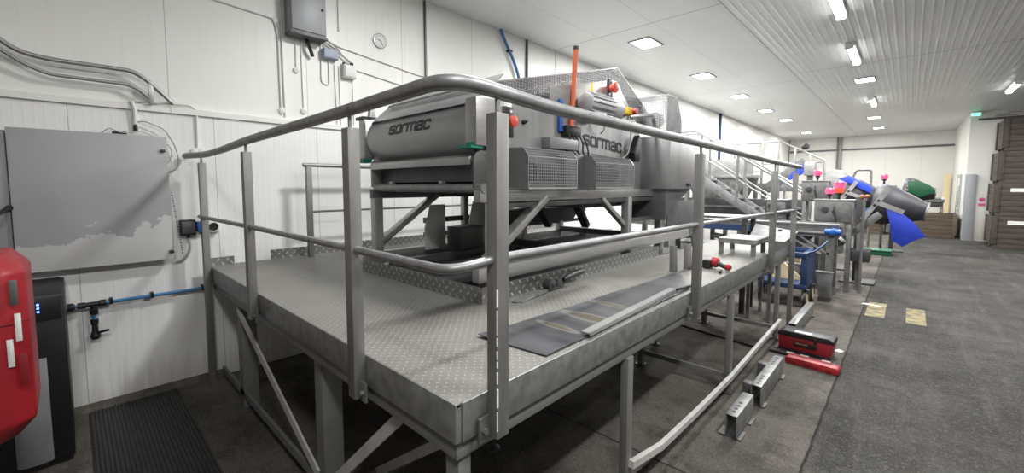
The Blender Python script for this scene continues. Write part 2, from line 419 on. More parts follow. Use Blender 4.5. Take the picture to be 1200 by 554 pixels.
# ------------------------------------------------------------------ the room
XL, XR, YB, YF, ZC = -4.55, 8.0, -6.0, 25.5, 4.08
YN = 19.8           # the nearer end wall on the right
struct('floor', MB().box(-5.2, XR + .2, YB - .2, YF + .2, -.2, 0), 'floor')
struct('ceiling', MB().box(XL - .1, -1.87, YB, YF, ZC, ZC + .15), 'ceil_smooth')
struct('ceiling', MB().box(-1.87, XR, YB, YF, ZC, ZC + .15), 'ceil_rib')
struct('wall_left', MB().box(-4.75, -4.58, YB, YF, 2.36, ZC), 'wall_up')
struct('wall_left', MB().box(-4.75, XL, YB, YF, 0, 2.36), 'wall_low')
t = MB().prism([(-4.58, 2.36), (-4.525, 2.36), (-4.525, 2.405), (-4.53, 2.41), (-4.58, 2.415)], 'y', YB, YF)
struct('trim_1', t, 'wall_up')
k = MB(); y = -.6
while y < .9:
    w = random.uniform(.05, .12); k.prism([(-4.55, 0), (-4.55 + random.uniform(.02, .05), 0), (-4.54, random.uniform(.02, .06)), (-4.55, .06)], 'y', y, y + w); y += w * .8
struct('baseboard_left', k, 'dirt')
struct('wall_far', MB().box(XL, 1.3, YF, YF + .15, 0, ZC), 'wall_far')
struct('wall_return', MB().box(1.3, 1.45, YN, YF, 0, ZC), 'wall_far')
struct('wall_right', MB().box(1.45, XR, YN, YN + .15, 0, ZC), 'wall_dirty')
struct('wall_side', MB().box(XR, XR + .15, YB, YN, 0, ZC), 'wall_far')
struct('wall_back', MB().box(XL, XR, YB - .15, YB, 0, ZC), 'wall_far')
struct('trim_2', MB().box(1.28, 1.52, YN - .10, YN - .001, 0, 2.12), 'greybox', .006)     # grey guard board at the wall's corner
tr = MB()
tr.box(XL + .02, 1.28, YF - .05, YF - .001, 3.42, 3.50); struct('trim_3', tr, 'steel_dark')
struct('trim_4', MB().box(1.47, XR, YN - .05, YN - .001, 3.80, 3.86), 'steel_dark')
# door in the return wall and the lit doorway beyond it
d1 = struct('door_1', MB().box(1.27, 1.299, 21.3, 22.3, .05, 2.05), 'white', .004)
part('frame', MB().box(1.25, 1.299, 21.2, 21.3, 0, 2.15).box(1.25, 1.299, 22.3, 22.4, 0, 2.15).box(1.25, 1.299, 21.3, 22.3, 2.05, 2.15), 'steel_lite', d1)
part('window', MB().box(1.262, 1.27, 21.65, 21.95, 1.1, 1.75), 'greybox', d1)
part('handle', MB().cyl((1.24, 21.42, 1.0), (1.24, 21.42, 1.2), .012, 8).box(1.24, 1.27, 21.41, 21.43, 1.1, 1.12), 'steel_dark', d1)

# ------------------------------------------------------------------ ceiling lights
def lamp(name, parent, loc, sx, sy, power, col=(1, .995, .975)):
    l = bpy.data.lights.new(name, 'AREA'); l.shape = 'RECTANGLE'; l.size = sx; l.size_y = sy; l.energy = power; l.color = col
    o = bpy.data.objects.new(name, l); COL.objects.link(o); o.parent = parent; o.location = loc; return o
PW_SQ, PW_TUBE = 85, 105
def square_light(x, y):
    t = thing('ceiling_light', (x, y, ZC), '', 'ceiling light', 'square recessed ceiling lights')
    f = MB(); a, b, w = .19, .26, .03
    f.box(-a, a, -b, -b + w, -.015, -.001).box(-a, a, b - w, b, -.015, -.001).box(-a, -a + w, -b + w, b - w, -.015, -.001).box(a - w, a, -b + w, b - w, -.015, -.001)
    part('frame', f, 'greybox', t, local=True)
    part('diffuser', MB().box(-a + w, a - w, -b + w, b - w, -.010, -.002), 'lampwhite', t, local=True)
    lamp('lamp', t, (0, 0, -.03), .30, .44, PW_SQ); return t
def tube_light(x, y):
    t = thing('strip_light', (x, y, ZC), '', 'ceiling light', 'strip lights under the ribbed ceiling')
    part('housing', MB().box(-.065, .065, -.66, .66, -.05, .0), 'white', t, .008, local=True)
    part('diffuser', MB().prism([(-.056, -.05), (.056, -.05), (.042, -.10), (-.042, -.10)], 'y', -.63, .63), 'lampwhite', t, .008, local=True)
    for s in (-1, 1): part('end_cap', MB().prism([(-.062, -.045), (.062, -.045), (.048, -.106), (-.048, -.106)], 'y', s * .63, s * .655), 'white', t, local=True)
    lamp('lamp', t, (0, 0, -.125), .12, 1.2, PW_TUBE); return t
SQ = [(-3.25, 6.62, 'nearest square recessed light in the smooth white ceiling, above the sorting machine'),
      (-3.30, 9.40, 'square recessed ceiling light next behind the one over the machine'),
      (-3.33, 12.15, 'third square recessed light along the left row, above the stair handrail'),
      (-3.36, 15.0, 'small fourth square light of the left ceiling row'),
      (-3.30, 17.6, 'small fifth square light of the left ceiling row'),
      (-3.40, 22.4, 'tiny farthest square light of the left row near the end wall'),
      (-.83, 12.16, 'largest square light among the strip lights of the right ceiling row'),
      (-1.0, 19.0, 'middle square light of the far right row near the end wall'),
      (-1.02, 22.5, 'farthest square light of the right row close to the end wall'),
      (-2.25, 2.7, 'added unseen square light above the front of the sorting machine, brightening the left wall'),  # added lamp out of view, placed to brighten the left wall
      (.70, -.38, 'square recessed light right above the viewpoint')]
s0 = square_light(*SQ[0][:2]); s0['label'] = SQ[0][2]
for x, y, lb in SQ[1:]: dup(s0, (x, y, ZC), lb)
TB = [(.80, 2.2, 'added unseen strip light over the aisle beside the handrail, brightening the near deck'),  # first strip is an added, unseen lamp lifting the near deck and wall
      (-.78, 6.62, 'nearest strip light cut by the top edge of the photo'),
      (-.82, 9.5, 'second strip light along the ribbed ceiling, brightest long tube'),
      (-.84, 15.1, 'smaller strip light beyond the square light on the ribbed ceiling'),
      (1.63, 15.1, 'strip light at the far right above the crate stack'),
      (1.63, 9.2, 'strip light on the right ceiling, out of the picture to the right'),
      (4.6, 12.0, 'strip light far out to the right over the crates')]
t0 = tube_light(*TB[0][:2]); t0['label'] = TB[0][2]
for x, y, lb in TB[1:]: dup(t0, (x, y, ZC), lb)

# ------------------------------------------------------------------ work platform
ZD = 1.05; XE = -1.02; YE = .82; YEND = 5.90
pf = thing('work_platform', (-2.7, .86, 0), 'raised grey checker-plate work platform with tubular guard rails around the sorting machine', 'platform')
deck = MB().box(-4.42, XE, YE, 1.645, ZD - .012, ZD).box(-1.80, XE, 1.645, YEND, ZD - .012, ZD).box(-4.42, -3.35, 1.645, YEND, ZD - .012, ZD)
part('deck_plate', deck, 'deck', pf, label='pale checker-plate walking surface')
part('edge_beam', MB().box(-4.42, XE, YE - .006, YE + .02, .915, ZD - .0005), 'galv', pf, .004)
part('edge_beam', MB().box(XE - .02, XE + .006, YE + .02, YEND, .915, ZD - .0005), 'galv', pf, .004)
part('edge_beam', MB().box(-4.43, -4.40, YE + .02, YEND, .915, ZD - .0005), 'galv', pf, .003)
part('support_beam', MB().box(-4.40, XE - .012, YE + .008, YE + .075, .85, .915), 'beam', pf, .004)
part('support_beam', MB().box(XE - .075, XE - .012, YE + .075, YEND, .85, .915), 'beam', pf, .004)
part('support_beam', MB().box(-4.40, -4.34, YE + .075, YEND, .85, .915), 'beam', pf, .004)
for yy in (1.66, 3.77, 5.52): part('cross_beam', MB().box(-1.85, XE - .075, yy, yy + .06, .93, 1.035), 'beam', pf, .004)
for xx in (-3.40, -1.84): part('pit_beam', MB().box(xx, xx + .05, 1.66, YEND, .86, 1.035), 'beam', pf, .004)
part('kerb_plate', MB().box(-3.32, -1.80, 1.645, 1.651, ZD - .03, 1.148), 'kerb', pf, label='upright checker-plate toe kerb in front of the machine')
part('kerb_plate', MB().box(-1.806, -1.80, 1.651, 4.05, ZD - .03, 1.15), 'kerb', pf, label='long upright checker-plate toe kerb beside the machine')
part('kerb_plate', MB().box(-4.42, -4.414, 1.3, YEND, ZD, 1.14).box(-4.42, -4.414, YE, 1.0, ZD, 1.12), 'kerb', pf)
def leg(x0, x1, y0, y1, z1=.85, z0=.012, m='beam'):
    l = part('leg', MB().box(x0, x1, y0, y1, z0, z1), m, pf, .004)
    part('foot_plate', MB().box(x0 - .02, x1 + .02, y0 - .02, y1 + .02, 0, .012), 'steel_dark', l)
leg(-2.29, -2.19, .862, .97); leg(-3.81, -3.70, .862, .97); leg(-1.115, -1.045, .845, .90)
for yy in (1.96, 3.74, 5.48): leg(-1.065, -1.02, yy, yy + .06)
leg(-1.86, -1.81, 3.76, 3.81, .86); leg(-3.40, -3.34, 3.76, 3.82, .86); leg(-4.40, -4.34, 3.76, 3.82); leg(-4.40, -4.34, 5.5, 5.56)
leg(-1.86, -1.80, 5.49, 5.55, .93)
part('brace', MB().bar((-3.73, .852, .80), (-2.25, .852, .19), .012, .055, (0, 0, 1)), 'palebar', pf, label='bright diagonal flat brace')
part('brace', MB().bar((-2.14, .868, .18), (-1.40, .868, .86), .012, .05, (0, 0, 1)), 'palebar', pf)
part('brace', MB().bar((-2.26, 1.20, .02), (-1.09, 1.20, .87), .012, .05), 'palebar', pf)
part('brace', MB().bar((-4.30, 1.62, .20), (-3.45, 1.62, .86), .012, .05), 'beam', pf)
part('low_rail', MB().bar((-4.37, .872, .125), (-2.29, .872, .125), .02, .05), 'beam', pf)
part('low_rail', MB().bar((-4.37, 3.79, .14), (-3.36, 3.79, .14), .03, .04), 'beam', pf)
lr = [(-1.005, 1.985, .27), (-1.0, 2.35, .205), (-1.0, 2.9, .18), (-1.0, 3.7, .165), (-1.0, 4.5, .19), (-1.0, 5.5, .215)]
mb = MB()
for a, b in zip(lr, lr[1:]): mb.bar(a, b, .03, .038)
part('low_rail', mb, 'palebar', pf, label='slightly bent pale bar joining the outer legs near the floor')
part('cross_rail', MB().bar((-1.03, 3.77, .14), (-2.15, 3.77, .14), .03, .04), 'beam', pf)
part('cross_rail', MB().bar((-1.03, 5.51, .13), (-2.15, 5.51, .13), .03, .04), 'beam', pf)
# guard rail
def post(x, y, z0, z1, w=.058, dpt=.05, br=0, m='steel_post'):
    p = part('rail_post', MB().box(x - w / 2, x + w / 2, y - dpt / 2, y + dpt / 2, z0, z1), m, pf, .004)
    part('spigot', MB().cyl((x, y, z1 - .002), (x, y, z1 + .07), .009, 8), 'steel_rail', p)
    if br:      # bolted foot bracket
        bm_ = MB()
        if br == 1: bm_.box(x + w / 2, x + w / 2 + .035, y + .002, y + .012, z0 - .01, z0 + .07).cyl((x + w / 2 + .018, y + .002, z0 + .03), (x + w / 2 + .018, y - .012, z0 + .03), .011, 6)
        else: bm_.box(x - w / 2 + .002, x - w / 2 + .012, y - dpt / 2 - .045, y - dpt / 2, z0 - .01, z0 + .075).cyl((x - w / 2 + .012, y - dpt / 2 - .024, z0 + .03), (x - w / 2 + .026, y - dpt / 2 - .024, z0 + .03), .012, 6)
        part('bracket', bm_, 'galv', p)
    return p
YP = .785; XP = -.985
post(-4.36, YP, 0, 1.945); post(-3.066, YP, .885, 1.965, .058, .05, 1); post(-1.632, YP, .875, 1.98, .058, .05, 1)
pc = post(XP, .972, .90, 1.985, .05, .058, 2)
chip = MB(); z = .93
while z < 1.42:
    hgt = random.uniform(.02, .09); chip.box(XP + .0215, XP + .0258, .9425, .9425 + random.uniform(.003, .006), z, z + hgt); z += hgt + random.uniform(.004, .02)
part('paint_chip', chip, 'paper', pc, label='white chipped edge')
post(XP, 2.802, .89, 1.955, .05, .058, 2); post(XP, 4.87, .86, 1.90, .05, .058, 2); post(XP, 5.93, 0, 1.90, .05, .058)
hr = fillet([(-4.50, .70, 2.005), (-4.12, .775, 2.002), (-3.65, YP, 2.012), (-3.066, YP, 2.034), (-1.632, YP, 2.052), (XP, YP, 2.066), (XP, 1.25, 2.040), (XP, 2.802, 2.022), (XP, 4.87, 1.988), (XP, 6.22, 1.978)], .13, 8)
part('handrail', MB().tube(hr, .0245, 18), 'steel_rail', pf, label='thick tubular top rail bending round the platform corner')
mr = fillet([(-4.50, YP - .01, 1.484), (-3.066, YP, 1.49), (-1.632, YP, 1.494), (XP - .02, YP, 1.49), (XP, .972, 1.510), (XP, 2.802, 1.502), (XP, 4.87, 1.477), (XP, 5.95, 1.462)], .09, 6)
part('mid_rail', MB().tube(mr, .0155, 14), 'steel_rail', pf)
for yy, m_ in ((1.63, 'steel_post'), (3.9, 'steel_post'), (5.7, 'steel_post')):
    part('rail_post', MB().box(-4.325, -4.275, yy - .025, yy + .025, ZD, 1.94), m_, pf, .004)
part('handrail', MB().tube([(-4.3, 1.58, 1.955), (-4.3, 5.75, 1.955)], .02, 12), 'steel_rail', pf, label='back rail close to the left wall')
part('mid_rail', MB().tube([(-4.3, 1.64, 1.495), (-4.3, 5.72, 1.495)], .011, 10), 'steel_dark', pf)
part('end_kerb', MB().prism([(4.98, ZD), (5.92, ZD), (5.92, ZD + .03), (5.0, ZD + .13)], 'x', XE + .01, XE + .016), 'galv', pf)

# ------------------------------------------------------------------ sorting machine
mc = thing('sorting_machine', (-2.6, 3.2, 0), 'big stainless vegetable sorting machine with lettered front drum and mesh guards on the platform', 'machine')
XS = -1.95; XW = -3.30
# drum cover at the front
DR, DY, DZ = .196, 1.944, 2.128
prof = [(-3.36, .0), (-3.36, .16), (-3.34, DR), (-2.06, DR), (-2.052, .17), (-2.052, 0)]
dc = part('drum_cover', MB().lathe((0, DY, DZ), (1, 0, 0), prof, 48), 'steel_h', mc, label='rounded steel drum cover with black lettering', ang=50)
def on_drum(u, v, d):
    x = -2.99 + u * .545; th = ((v - .5) * .062 + .058) / DR; r = DR + d
    return (x, DY - r * math.cos(th), DZ + r * math.sin(th))
part('lettering', lettering('sormac', on_drum), 'black', dc, label='black word on the drum cover')
part('drum_seal', MB().lathe((-2.062, DY, DZ), (1, 0, 0), [(0, .0), (0, .185), (.008, .185), (.008, 0)], 32), 'black', dc)
part('top_plate', MB().prism([(1.80, 2.285), (1.815, 2.285), (2.06, 2.50), (2.045, 2.505)], 'x', -3.36, -2.02), 'steel_h', mc, .002)
part('top_plate', MB().prism([(1.79, 2.27), (1.86, 2.27), (1.86, 2.33), (1.83, 2.42), (1.81, 2.42)], 'x', -3.42, -3.37), 'steel_h', mc, .002)
# end blocks
e = part('end_block', MB().box(-2.05, XS + .004, 1.738, 2.05, 2.0, 2.298), 'steel', mc, .003)
part('trim_clip', MB().box(-2.08, -1.955, 1.70, 1.80, 1.985, 2.0).box(-2.04, -1.96, 1.732, 1.80, 2.0, 2.022), 'teal', e)
e = part('end_block', MB().box(-3.45, -3.36, 1.738, 2.05, 1.98, 2.31), 'steel', mc, .003)
part('trim_clip', MB().box(-3.46, -3.355, 1.72, 1.80, 1.945, 1.98), 'teal', e)
part('block_cap', MB().box(-3.49, -3.36, 1.73, 1.95, 2.31, 2.335), 'black', e)
# side panels
side = [(1.742, 2.0), (1.742, 2.298), (2.02, 2.36), (2.46, 2.385), (2.46, 2.475), (3.36, 2.685), (3.44, 2.67), (3.80, 2.36), (3.92, 2.2), (3.92, 1.72), (2.0, 1.72), (2.0, 2.0)]
part('side_panel', MB().prism(side, 'x', XS - .006, XS), 'steel_h', mc, .0015)
part('side_panel', MB().prism(side, 'x', XW - .05, XW - .044), 'steel_h', mc, .0015)
part('seam_plate', MB().prism([(2.46, 2.30), (2.46, 2.475), (3.36, 2.685), (3.44, 2.67), (3.62, 2.5), (3.62, 2.46), (2.5, 2.30)], 'x', XS + .0005, XS + .004), 'steel', mc, .001)
part('rear_panel', MB().box(XW - .04, XS - .01, 3.90, 3.92, 1.75, 2.2), 'steel_dark', mc)
part('inner_hood', MB().prism([(2.05, 2.05), (2.05, 2.36), (3.36, 2.62), (3.75, 2.34), (3.9, 2.0)], 'x', XW + .05, XS - .12), 'steel_dark', mc)
# front apron, tube and skirt
part('front_apron', MB().prism([(1.742, 1.935), (1.80, 1.955), (1.80, 1.945), (1.752, 1.885), (1.742, 1.885)], 'x', -3.26, -2.02), 'steel_lite', mc, .001)
part('front_skirt', MB().prism([(1.86, 1.96), (1.90, 1.96), (1.86, 1.78), (1.84, 1.78)], 'x', -3.26, -2.0), 'steel_dark', mc)
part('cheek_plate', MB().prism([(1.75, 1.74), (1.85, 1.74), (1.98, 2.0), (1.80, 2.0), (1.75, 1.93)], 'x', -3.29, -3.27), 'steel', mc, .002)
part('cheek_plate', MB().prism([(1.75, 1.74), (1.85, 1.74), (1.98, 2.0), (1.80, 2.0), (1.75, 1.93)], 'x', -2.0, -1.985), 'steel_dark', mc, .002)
part('cheek_plate', MB().prism([(1.90, 1.66), (2.00, 1.66), (2.04, 1.96), (1.96, 1.96), (1.90, 1.88)], 'x', -3.45, -3.435), 'steel', mc, .002)
part('cross_tube', MB().tube([(-3.27, 1.79, 1.735), (-1.93, 1.79, 1.735)], .030, 16), 'steel_rail', mc)
part('roller', MB().tube([(-3.2, 2.0, 1.86), (-2.0, 2.0, 1.86)], .05, 16), 'steel_dark', mc)
for i in (0, 3): part('clamp', MB().box(-3.08 + i * .22, -3.04 + i * .22, 1.80, 1.83, 1.762, 1.785), 'steel_lite', mc)
part('belt_return', MB().box(-3.22, -2.02, 3.0, 4.8, 1.56, 1.61), 'dark_shade', mc)
part('rear_rail', MB().box(-3.34, -3.30, 2.3, 5.0, 1.40, 1.45), 'steel_dark', mc)
part('rear_rail', MB().box(-3.34, -3.30, 2.3, 5.0, 1.27, 1.31), 'steel_dark', mc)
for yy in (2.75, 3.2): part('rear_post', MB().box(-3.33, -3.27, yy, yy + .06, 1.19, 1.65), 'steel', mc, .003)
part('side_tray', MB().prism([(-3.2, 1.50), (-2.85, 1.50), (-2.95, 1.34), (-3.1, 1.34)], 'y', 2.85, 4.2), 'steel_dark', mc, .003)
part('belt_tray', MB().box(-3.24, -2.0, 1.86, 3.9, 1.70, 1.76), 'steel_dark', mc)
# main frame
part('frame_beam', MB().box(XS - .05, XS + .012, 1.76, 4.85, 1.645, 1.72), 'steel', mc, .003)
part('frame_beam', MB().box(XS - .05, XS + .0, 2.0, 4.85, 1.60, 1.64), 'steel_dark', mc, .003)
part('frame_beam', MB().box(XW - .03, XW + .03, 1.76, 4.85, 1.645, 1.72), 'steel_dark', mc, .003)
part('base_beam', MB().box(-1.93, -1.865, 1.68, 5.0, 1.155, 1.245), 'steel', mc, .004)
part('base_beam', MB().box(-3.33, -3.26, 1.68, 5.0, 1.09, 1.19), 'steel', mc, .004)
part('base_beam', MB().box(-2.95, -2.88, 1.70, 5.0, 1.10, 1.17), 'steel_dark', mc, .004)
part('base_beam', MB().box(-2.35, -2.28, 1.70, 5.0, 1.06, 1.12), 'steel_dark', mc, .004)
part('drip_tray', MB().box(-3.25, -1.94, 1.69, 5.0, .985, 1.0), 'rubber', mc)
part('drip_tray', MB().box(-2.26, -2.02, 1.70, 1.84, 1.0, 1.07), 'navy', mc, .01)
def mleg(x, y, w=.075, z1=1.65, lev=False):
    l = part('leg', MB().box(x - w / 2, x + w / 2, y - w / 2, y + w / 2, .10, z1), 'steel', mc, .004)
    part('levelling_foot', MB().cyl((x, y, .02), (x, y, .10), .012, 10).lathe((x, y, 0), (0, 0, 1), [(0, .045), (.012, .045), (.03, .015)], 16), 'steel_dark', l)
for x, y in ((-3.29, 1.80), (-1.93, 1.86), (-1.955, 3.66), (-1.955, 4.38), (-3.29, 3.66), (-3.29, 4.38)): mleg(x, y)
for xx in (-3.29, -1.96):
    part('brace', MB().bar((xx, 1.83, 1.27), (xx, 2.42, 1.67), .05, .08, (1, 0, 0)), 'steel', mc, .003)
    part('brace', MB().bar((xx, 3.62, 1.38), (xx, 3.20, 1.64), .04, .05, (1, 0, 0)), 'steel', mc, .003)
    part('side_bar', MB().box(xx - .02, xx + .02, 3.69, 4.36, 1.40, 1.44), 'steel_dark', mc)
for y0, dz in ((2.12, 0), (2.62, .02)):
    part('gusset', MB().prism([(y0 + .06, 1.585 + dz), (y0 + .22, 1.585 + dz), (y0 + .22, 1.19), (y0, 1.19), (y0, 1.39)], 'x', -3.06, -3.05), 'mirror', mc, .002)
part('motor_box', MB().box(-3.05, -2.85, 2.36, 2.62, 1.19, 1.385), 'steel_dark', mc, .004)
part('cross_member', MB().box(-3.25, -1.97, 3.0, 3.06, 1.17, 1.23), 'steel_dark', mc); part('cross_member', MB().box(-3.25, -1.97, 4.36, 4.42, 1.17, 1.23), 'steel_dark', mc)
for xx, yy in ((-2.75, 3.35), (-2.45, 3.6)): part('hanger', MB().bar((xx, yy - .1, 1.62), (xx, yy + .12, 1.33), .05, .08, (1, 0, 0)), 'steel_dark', mc, .003)
# motor guards
def mguard(y0, y1, zt, nm):
    g = part('motor_guard', MB().prism([(XS + .002, 1.735), (-1.755, 1.735), (-1.755, zt - .055), (-1.80, zt), (XS + .002, zt + .005)], 'y', y0, y0 + .006), 'guardplate', mc, label=nm)
    w = MB()
    w.grid([(y0, 1.737), (y1, 1.737), (y1, zt - .055), (y0, zt - .055)], .021, .021, lambda u, v: (-1.755, u, v), .0042)
    w.grid([(y0, 0), (y1, 0), (y1, 1), (y0, 1)], .021, .34, lambda u, v: (-1.755 - .045 * v, u, zt - .055 + .055 * v), .0034)
    w.grid([(y0, 0), (y1, 0), (y1, 1), (y0, 1)], .021, .16, lambda u, v: (-1.80 - .148 * v, u, zt + .005 * v), .0034)
    w.grid([(-1.948, 1.737), (-1.755, 1.737), (-1.755, zt - .055), (-1.80, zt), (-1.948, zt)], .021, .021, lambda u, v: (u, y1, v), .0034)
    part('wire_mesh', w, 'mesh', g)
    f = MB().box(-1.762, -1.750, y0, y1, 1.730, 1.742).bar((-1.755, y1, 1.735), (-1.755, y1, zt - .055), .008, .008, (0, 1, 0)).bar((-1.755, y1, zt - .055), (-1.80, y1, zt), .008, .008, (0, 1, 0)).bar((-1.755, y0, zt - .055), (-1.755, y1, zt - .055), .006, .006)
    part('guard_frame', f, 'steel_lite', g)
    part('motor', MB().lathe((-1.86, (y0 + y1) / 2 - .15, 1.85), (0, 1, 0), [(0, .05), (.01, .07), (.26, .07), (.28, .05)], 20), 'dark_shade', g)  # motor coloured near black to imitate the shade inside the guard
mguard(2.005, 2.535, 1.995, 'left wire-mesh guard box with a plain end plate')
mguard(2.79, 3.40, 1.985, 'right wire-mesh guard box below the second lettering')
part('fill_plate', MB().box(XS + .002, -1.86, 2.54, 2.785, 1.73, 1.99), 'steel_dark', mc, .003)
part('cable_box', MB().box(XS + .001, -1.87, 2.37, 2.72, 2.02, 2.10), 'guardplate', mc, .004)
# drive motor with fan end, on the side panel
dm = part('drive_motor', MB().lathe((-1.86, 2.78, 2.40), (0, 1, 0), [(0, .06), (.01, .075), (.40, .078), (.42, .08), (.50, .08), (.52, .065)], 28), 'motorgrey', mc, label='grey electric drive motor on the side panel')
fins = MB()
for i in range(14):
    a = i * 2 * PI / 14; fins.bar((-1.86 + .082 * math.cos(a), 2.80, 2.40 + .082 * math.sin(a)), (-1.86 + .082 * math.cos(a), 3.14, 2.40 + .082 * math.sin(a)), .006, .012, (math.cos(a), 0, math.sin(a)))
part('cooling_fin', fins, 'motorgrey', dm)
part('fan_grille', MB().lathe((-1.86, 3.302, 2.40), (0, 1, 0), [(0, 0), (0, .06), (.006, .058), (.006, 0)], 24), 'bluegrey', dm)
part('terminal_box', MB().box(-1.94, -1.80, 2.84, 3.02, 2.27, 2.34), 'motorgrey', dm, .008)
part('lifting_eye', MB().prism([(2.86, 2.475), (2.90, 2.475), (2.885, 2.56), (2.875, 2.56)], 'x', -1.865, -1.855), 'yellow', dm)
# buttons
def estop(y, z, r=.032, plate=True, s=1):
    b = part('emergency_stop', MB().box(XS + .001, XS + .012, y - .05 * s, y + .05 * s, z - .10 * s, z + .10 * s), 'black', mc, .008)
    part('button', MB().lathe((XS + .012, y, z), (1, 0, 0), [(0, r * .7), (.03, r * .8), (.035, r), (.055, r), (.062, r * .6), (.063, 0)], 20), 'coral', b, label='red mushroom button')
    for s_ in (-1, 1): part('screw', MB().lathe((XS + .012, y + .02 * s_, z + .07 * s * s_), (1, 0, 0), [(0, .01), (.006, .01), (.008, 0)], 10), 'white', b)
estop(2.015, 2.17, .036)
estop(3.30, 2.60, .045, True, .8)
part('knob', MB().lathe((XS, 2.17, 2.188), (1, 0, 0), [(0, .016), (.02, .016), (.024, .008), (.04, .008)], 12), 'black', mc)
part('isolator', MB().box(XS + .001, -1.87, 3.50, 3.62, 2.40, 2.46), 'yellow', mc, .005)
part('isolator_knob', MB().lathe((-1.87, 3.60, 2.43), (1, 0, 0), [(0, .03), (.03, .028), (.032, 0)], 12), 'red', mc)
part('shaft', MB().tube([(XS, 3.66, 2.40), (XS + .02, 4.1, 2.46)], .02, 12), 'steel_lite', mc)
# orange upright tube and its bracket
og = part('signal_tube', MB().cyl((-1.93, 2.70, 2.13), (-1.93, 2.76, 2.80), .020, 16), 'orange', mc, label='tall orange tube standing up from the side panel')
part('tube_cap', MB().cyl((-1.93, 2.76, 2.80), (-1.93, 2.7625, 2.828), .021, 16), 'black', og)
part('tube_clamp', MB().box(XS + .001, -1.925, 2.555, 2.60, 2.16, 2.40), 'blue', og, .004)
part('tube_socket', MB().box(XS + .001, -1.895, 2.60, 2.80, 2.13, 2.21), 'black', og, .012)
wires = MB()
for i in range(5):
    y0 = 2.62 + .05 * i
    wires.tube(fillet([(-1.90, y0, 2.15), (-1.88, y0 + .03, 2.08), (-1.89, y0 - .05 + .03 * i, 2.02), (-1.90, y0 + .08, 1.99)], .03, 4), .006, 6)
part('cable_bundle', wires, 'black', mc)
for pts in ([(-1.88, 3.10, 2.30), (-1.87, 3.10, 2.22), (-1.92, 3.12, 2.19)], [(-1.90, 3.56, 2.40), (-1.88, 3.58, 2.2), (-1.90, 3.57, 2.05), (-1.92, 3.50, 2.0)]):
    part('cable', MB().tube(fillet(pts, .04, 5), .0065, 6), 'cable_grey', mc)
lp = part('name_plate', MB().prism([(2.80, 2.03), (3.56, 1.995), (3.62, 2.30), (2.80, 2.32)], 'x', XS + .0045, XS + .006), 'steel_h', mc)
def on_side(u, v, d): return (XS + .006 + d, 2.90 + .62 * u, 2.092 - .035 * u + .072 * (v - 0))
part('lettering', lettering('sormac', on_side), 'black', lp, label='black word on the side plate')
part('link_arm', MB().bar((-1.90, 3.62, 2.05), (-1.90, 3.74, 2.22), .03, .06, (1, 0, 0)).box(-1.94, -1.88, 3.66, 3.76, 1.98, 2.10), 'black', mc, .004)
# large mesh hood on top
hood = [(1.93, 2.375), (1.93, 2.43), (3.62, 2.86), (4.32, 2.50), (4.32, 2.30), (3.8, 2.30)]
g = part('mesh_hood', MB().grid(hood, .021, .021, lambda u, v: (-2.06, u, v), .0062), 'mesh', mc, label='long wire-mesh hood over the machine top')
part('mesh_side', MB().grid(hood, .05, .021, lambda u, v: (-3.28, u, v), .006), 'mesh', g)
wm = MB()
wm.grid([(-3.28, 0), (-2.06, 0), (-2.06, 1), (-3.28, 1)], .06, .0125, lambda u, v: (u, 1.93 + 1.69 * v, 2.43 + .43 * v), .006)
part('mesh_roof', wm, 'mesh', g)
wm = MB()
wm.grid([(-3.28, 0), (-2.06, 0), (-2.06, 1), (-3.28, 1)], .021, .026, lambda u, v: (u, 3.62 + .70 * v, 2.86 - .36 * v), .006)
part('mesh_slope', wm, 'mesh', g)
fr = MB()
for xx in (-2.06, -3.28):
    for a, b in zip(hood, hood[1:] + hood[:1]): fr.bar((xx, *a), (xx, *b), .010, .010)
for a in hood[1:4]: fr.bar((-2.06, *a), (-3.28, *a), .010, .010)
part('hood_frame', fr, 'mesh', g)
# rear hopper box and its mesh cover
part('rear_box', MB().box(-2.34, -1.75, 4.14, 4.84, 1.72, 2.255), 'steel_h', mc, .004, label='large plain steel box at the rear end')
part('box_latch', MB().box(-1.75, -1.735, 4.58, 4.68, 1.75, 1.78), 'black', mc, .003)
part('chute_plate', MB().prism([(4.18, 1.72), (4.84, 1.72), (4.30, 1.50), (4.18, 1.40)], 'x', -2.2, -1.80), 'steel_dark', mc, .003)
wm = MB()
sd = [(4.13, 2.26), (4.50, 2.26), (4.50, 2.44), (4.36, 2.66), (4.13, 2.66)]
wm.grid(sd, .017, .017, lambda u, v: (-1.79, u, v), .0062)
wm.grid([(-2.36, 2.34), (-1.79, 2.26), (-1.79, 2.66), (-2.36, 2.60)], .017, .017, lambda u, v: (u, 4.13, v), .006)
wm.grid([(-2.36, 0), (-1.79, 0), (-1.79, 1), (-2.36, 1)], .03, .12, lambda u, v: (u, 4.13 + .23 * v, 2.66), .005)
g = part('mesh_cover', wm, 'mesh', mc, label='small wire-mesh cover on the rear box')
part('shaft_end', MB().lathe((-2.18, 4.28, 2.42), (1, 0, .05), [(0, .03), (.05, .085), (.22, .095), (.28, .05)], 20), 'steel_dark', g)
part('cover_frame', MB().bar((-1.79, 4.13, 2.26), (-1.79, 4.13, 2.66), .008, .008).bar((-1.79, 4.13, 2.66), (-1.79, 4.36, 2.66), .008, .008).bar((-1.79, 4.36, 2.66), (-1.79, 4.50, 2.44), .008, .008).bar((-1.79, 4.50, 2.44), (-1.79, 4.50, 2.26), .008, .008).bar((-2.36, 4.13, 2.60), (-1.79, 4.13, 2.66), .008, .008), 'mesh', g)
part('rear_panel', MB().box(-1.90, -1.885, 4.44, 5.25, 1.16, 1.58), 'steel_dark', mc, .002, label='dark ribbed panel under the rear box')
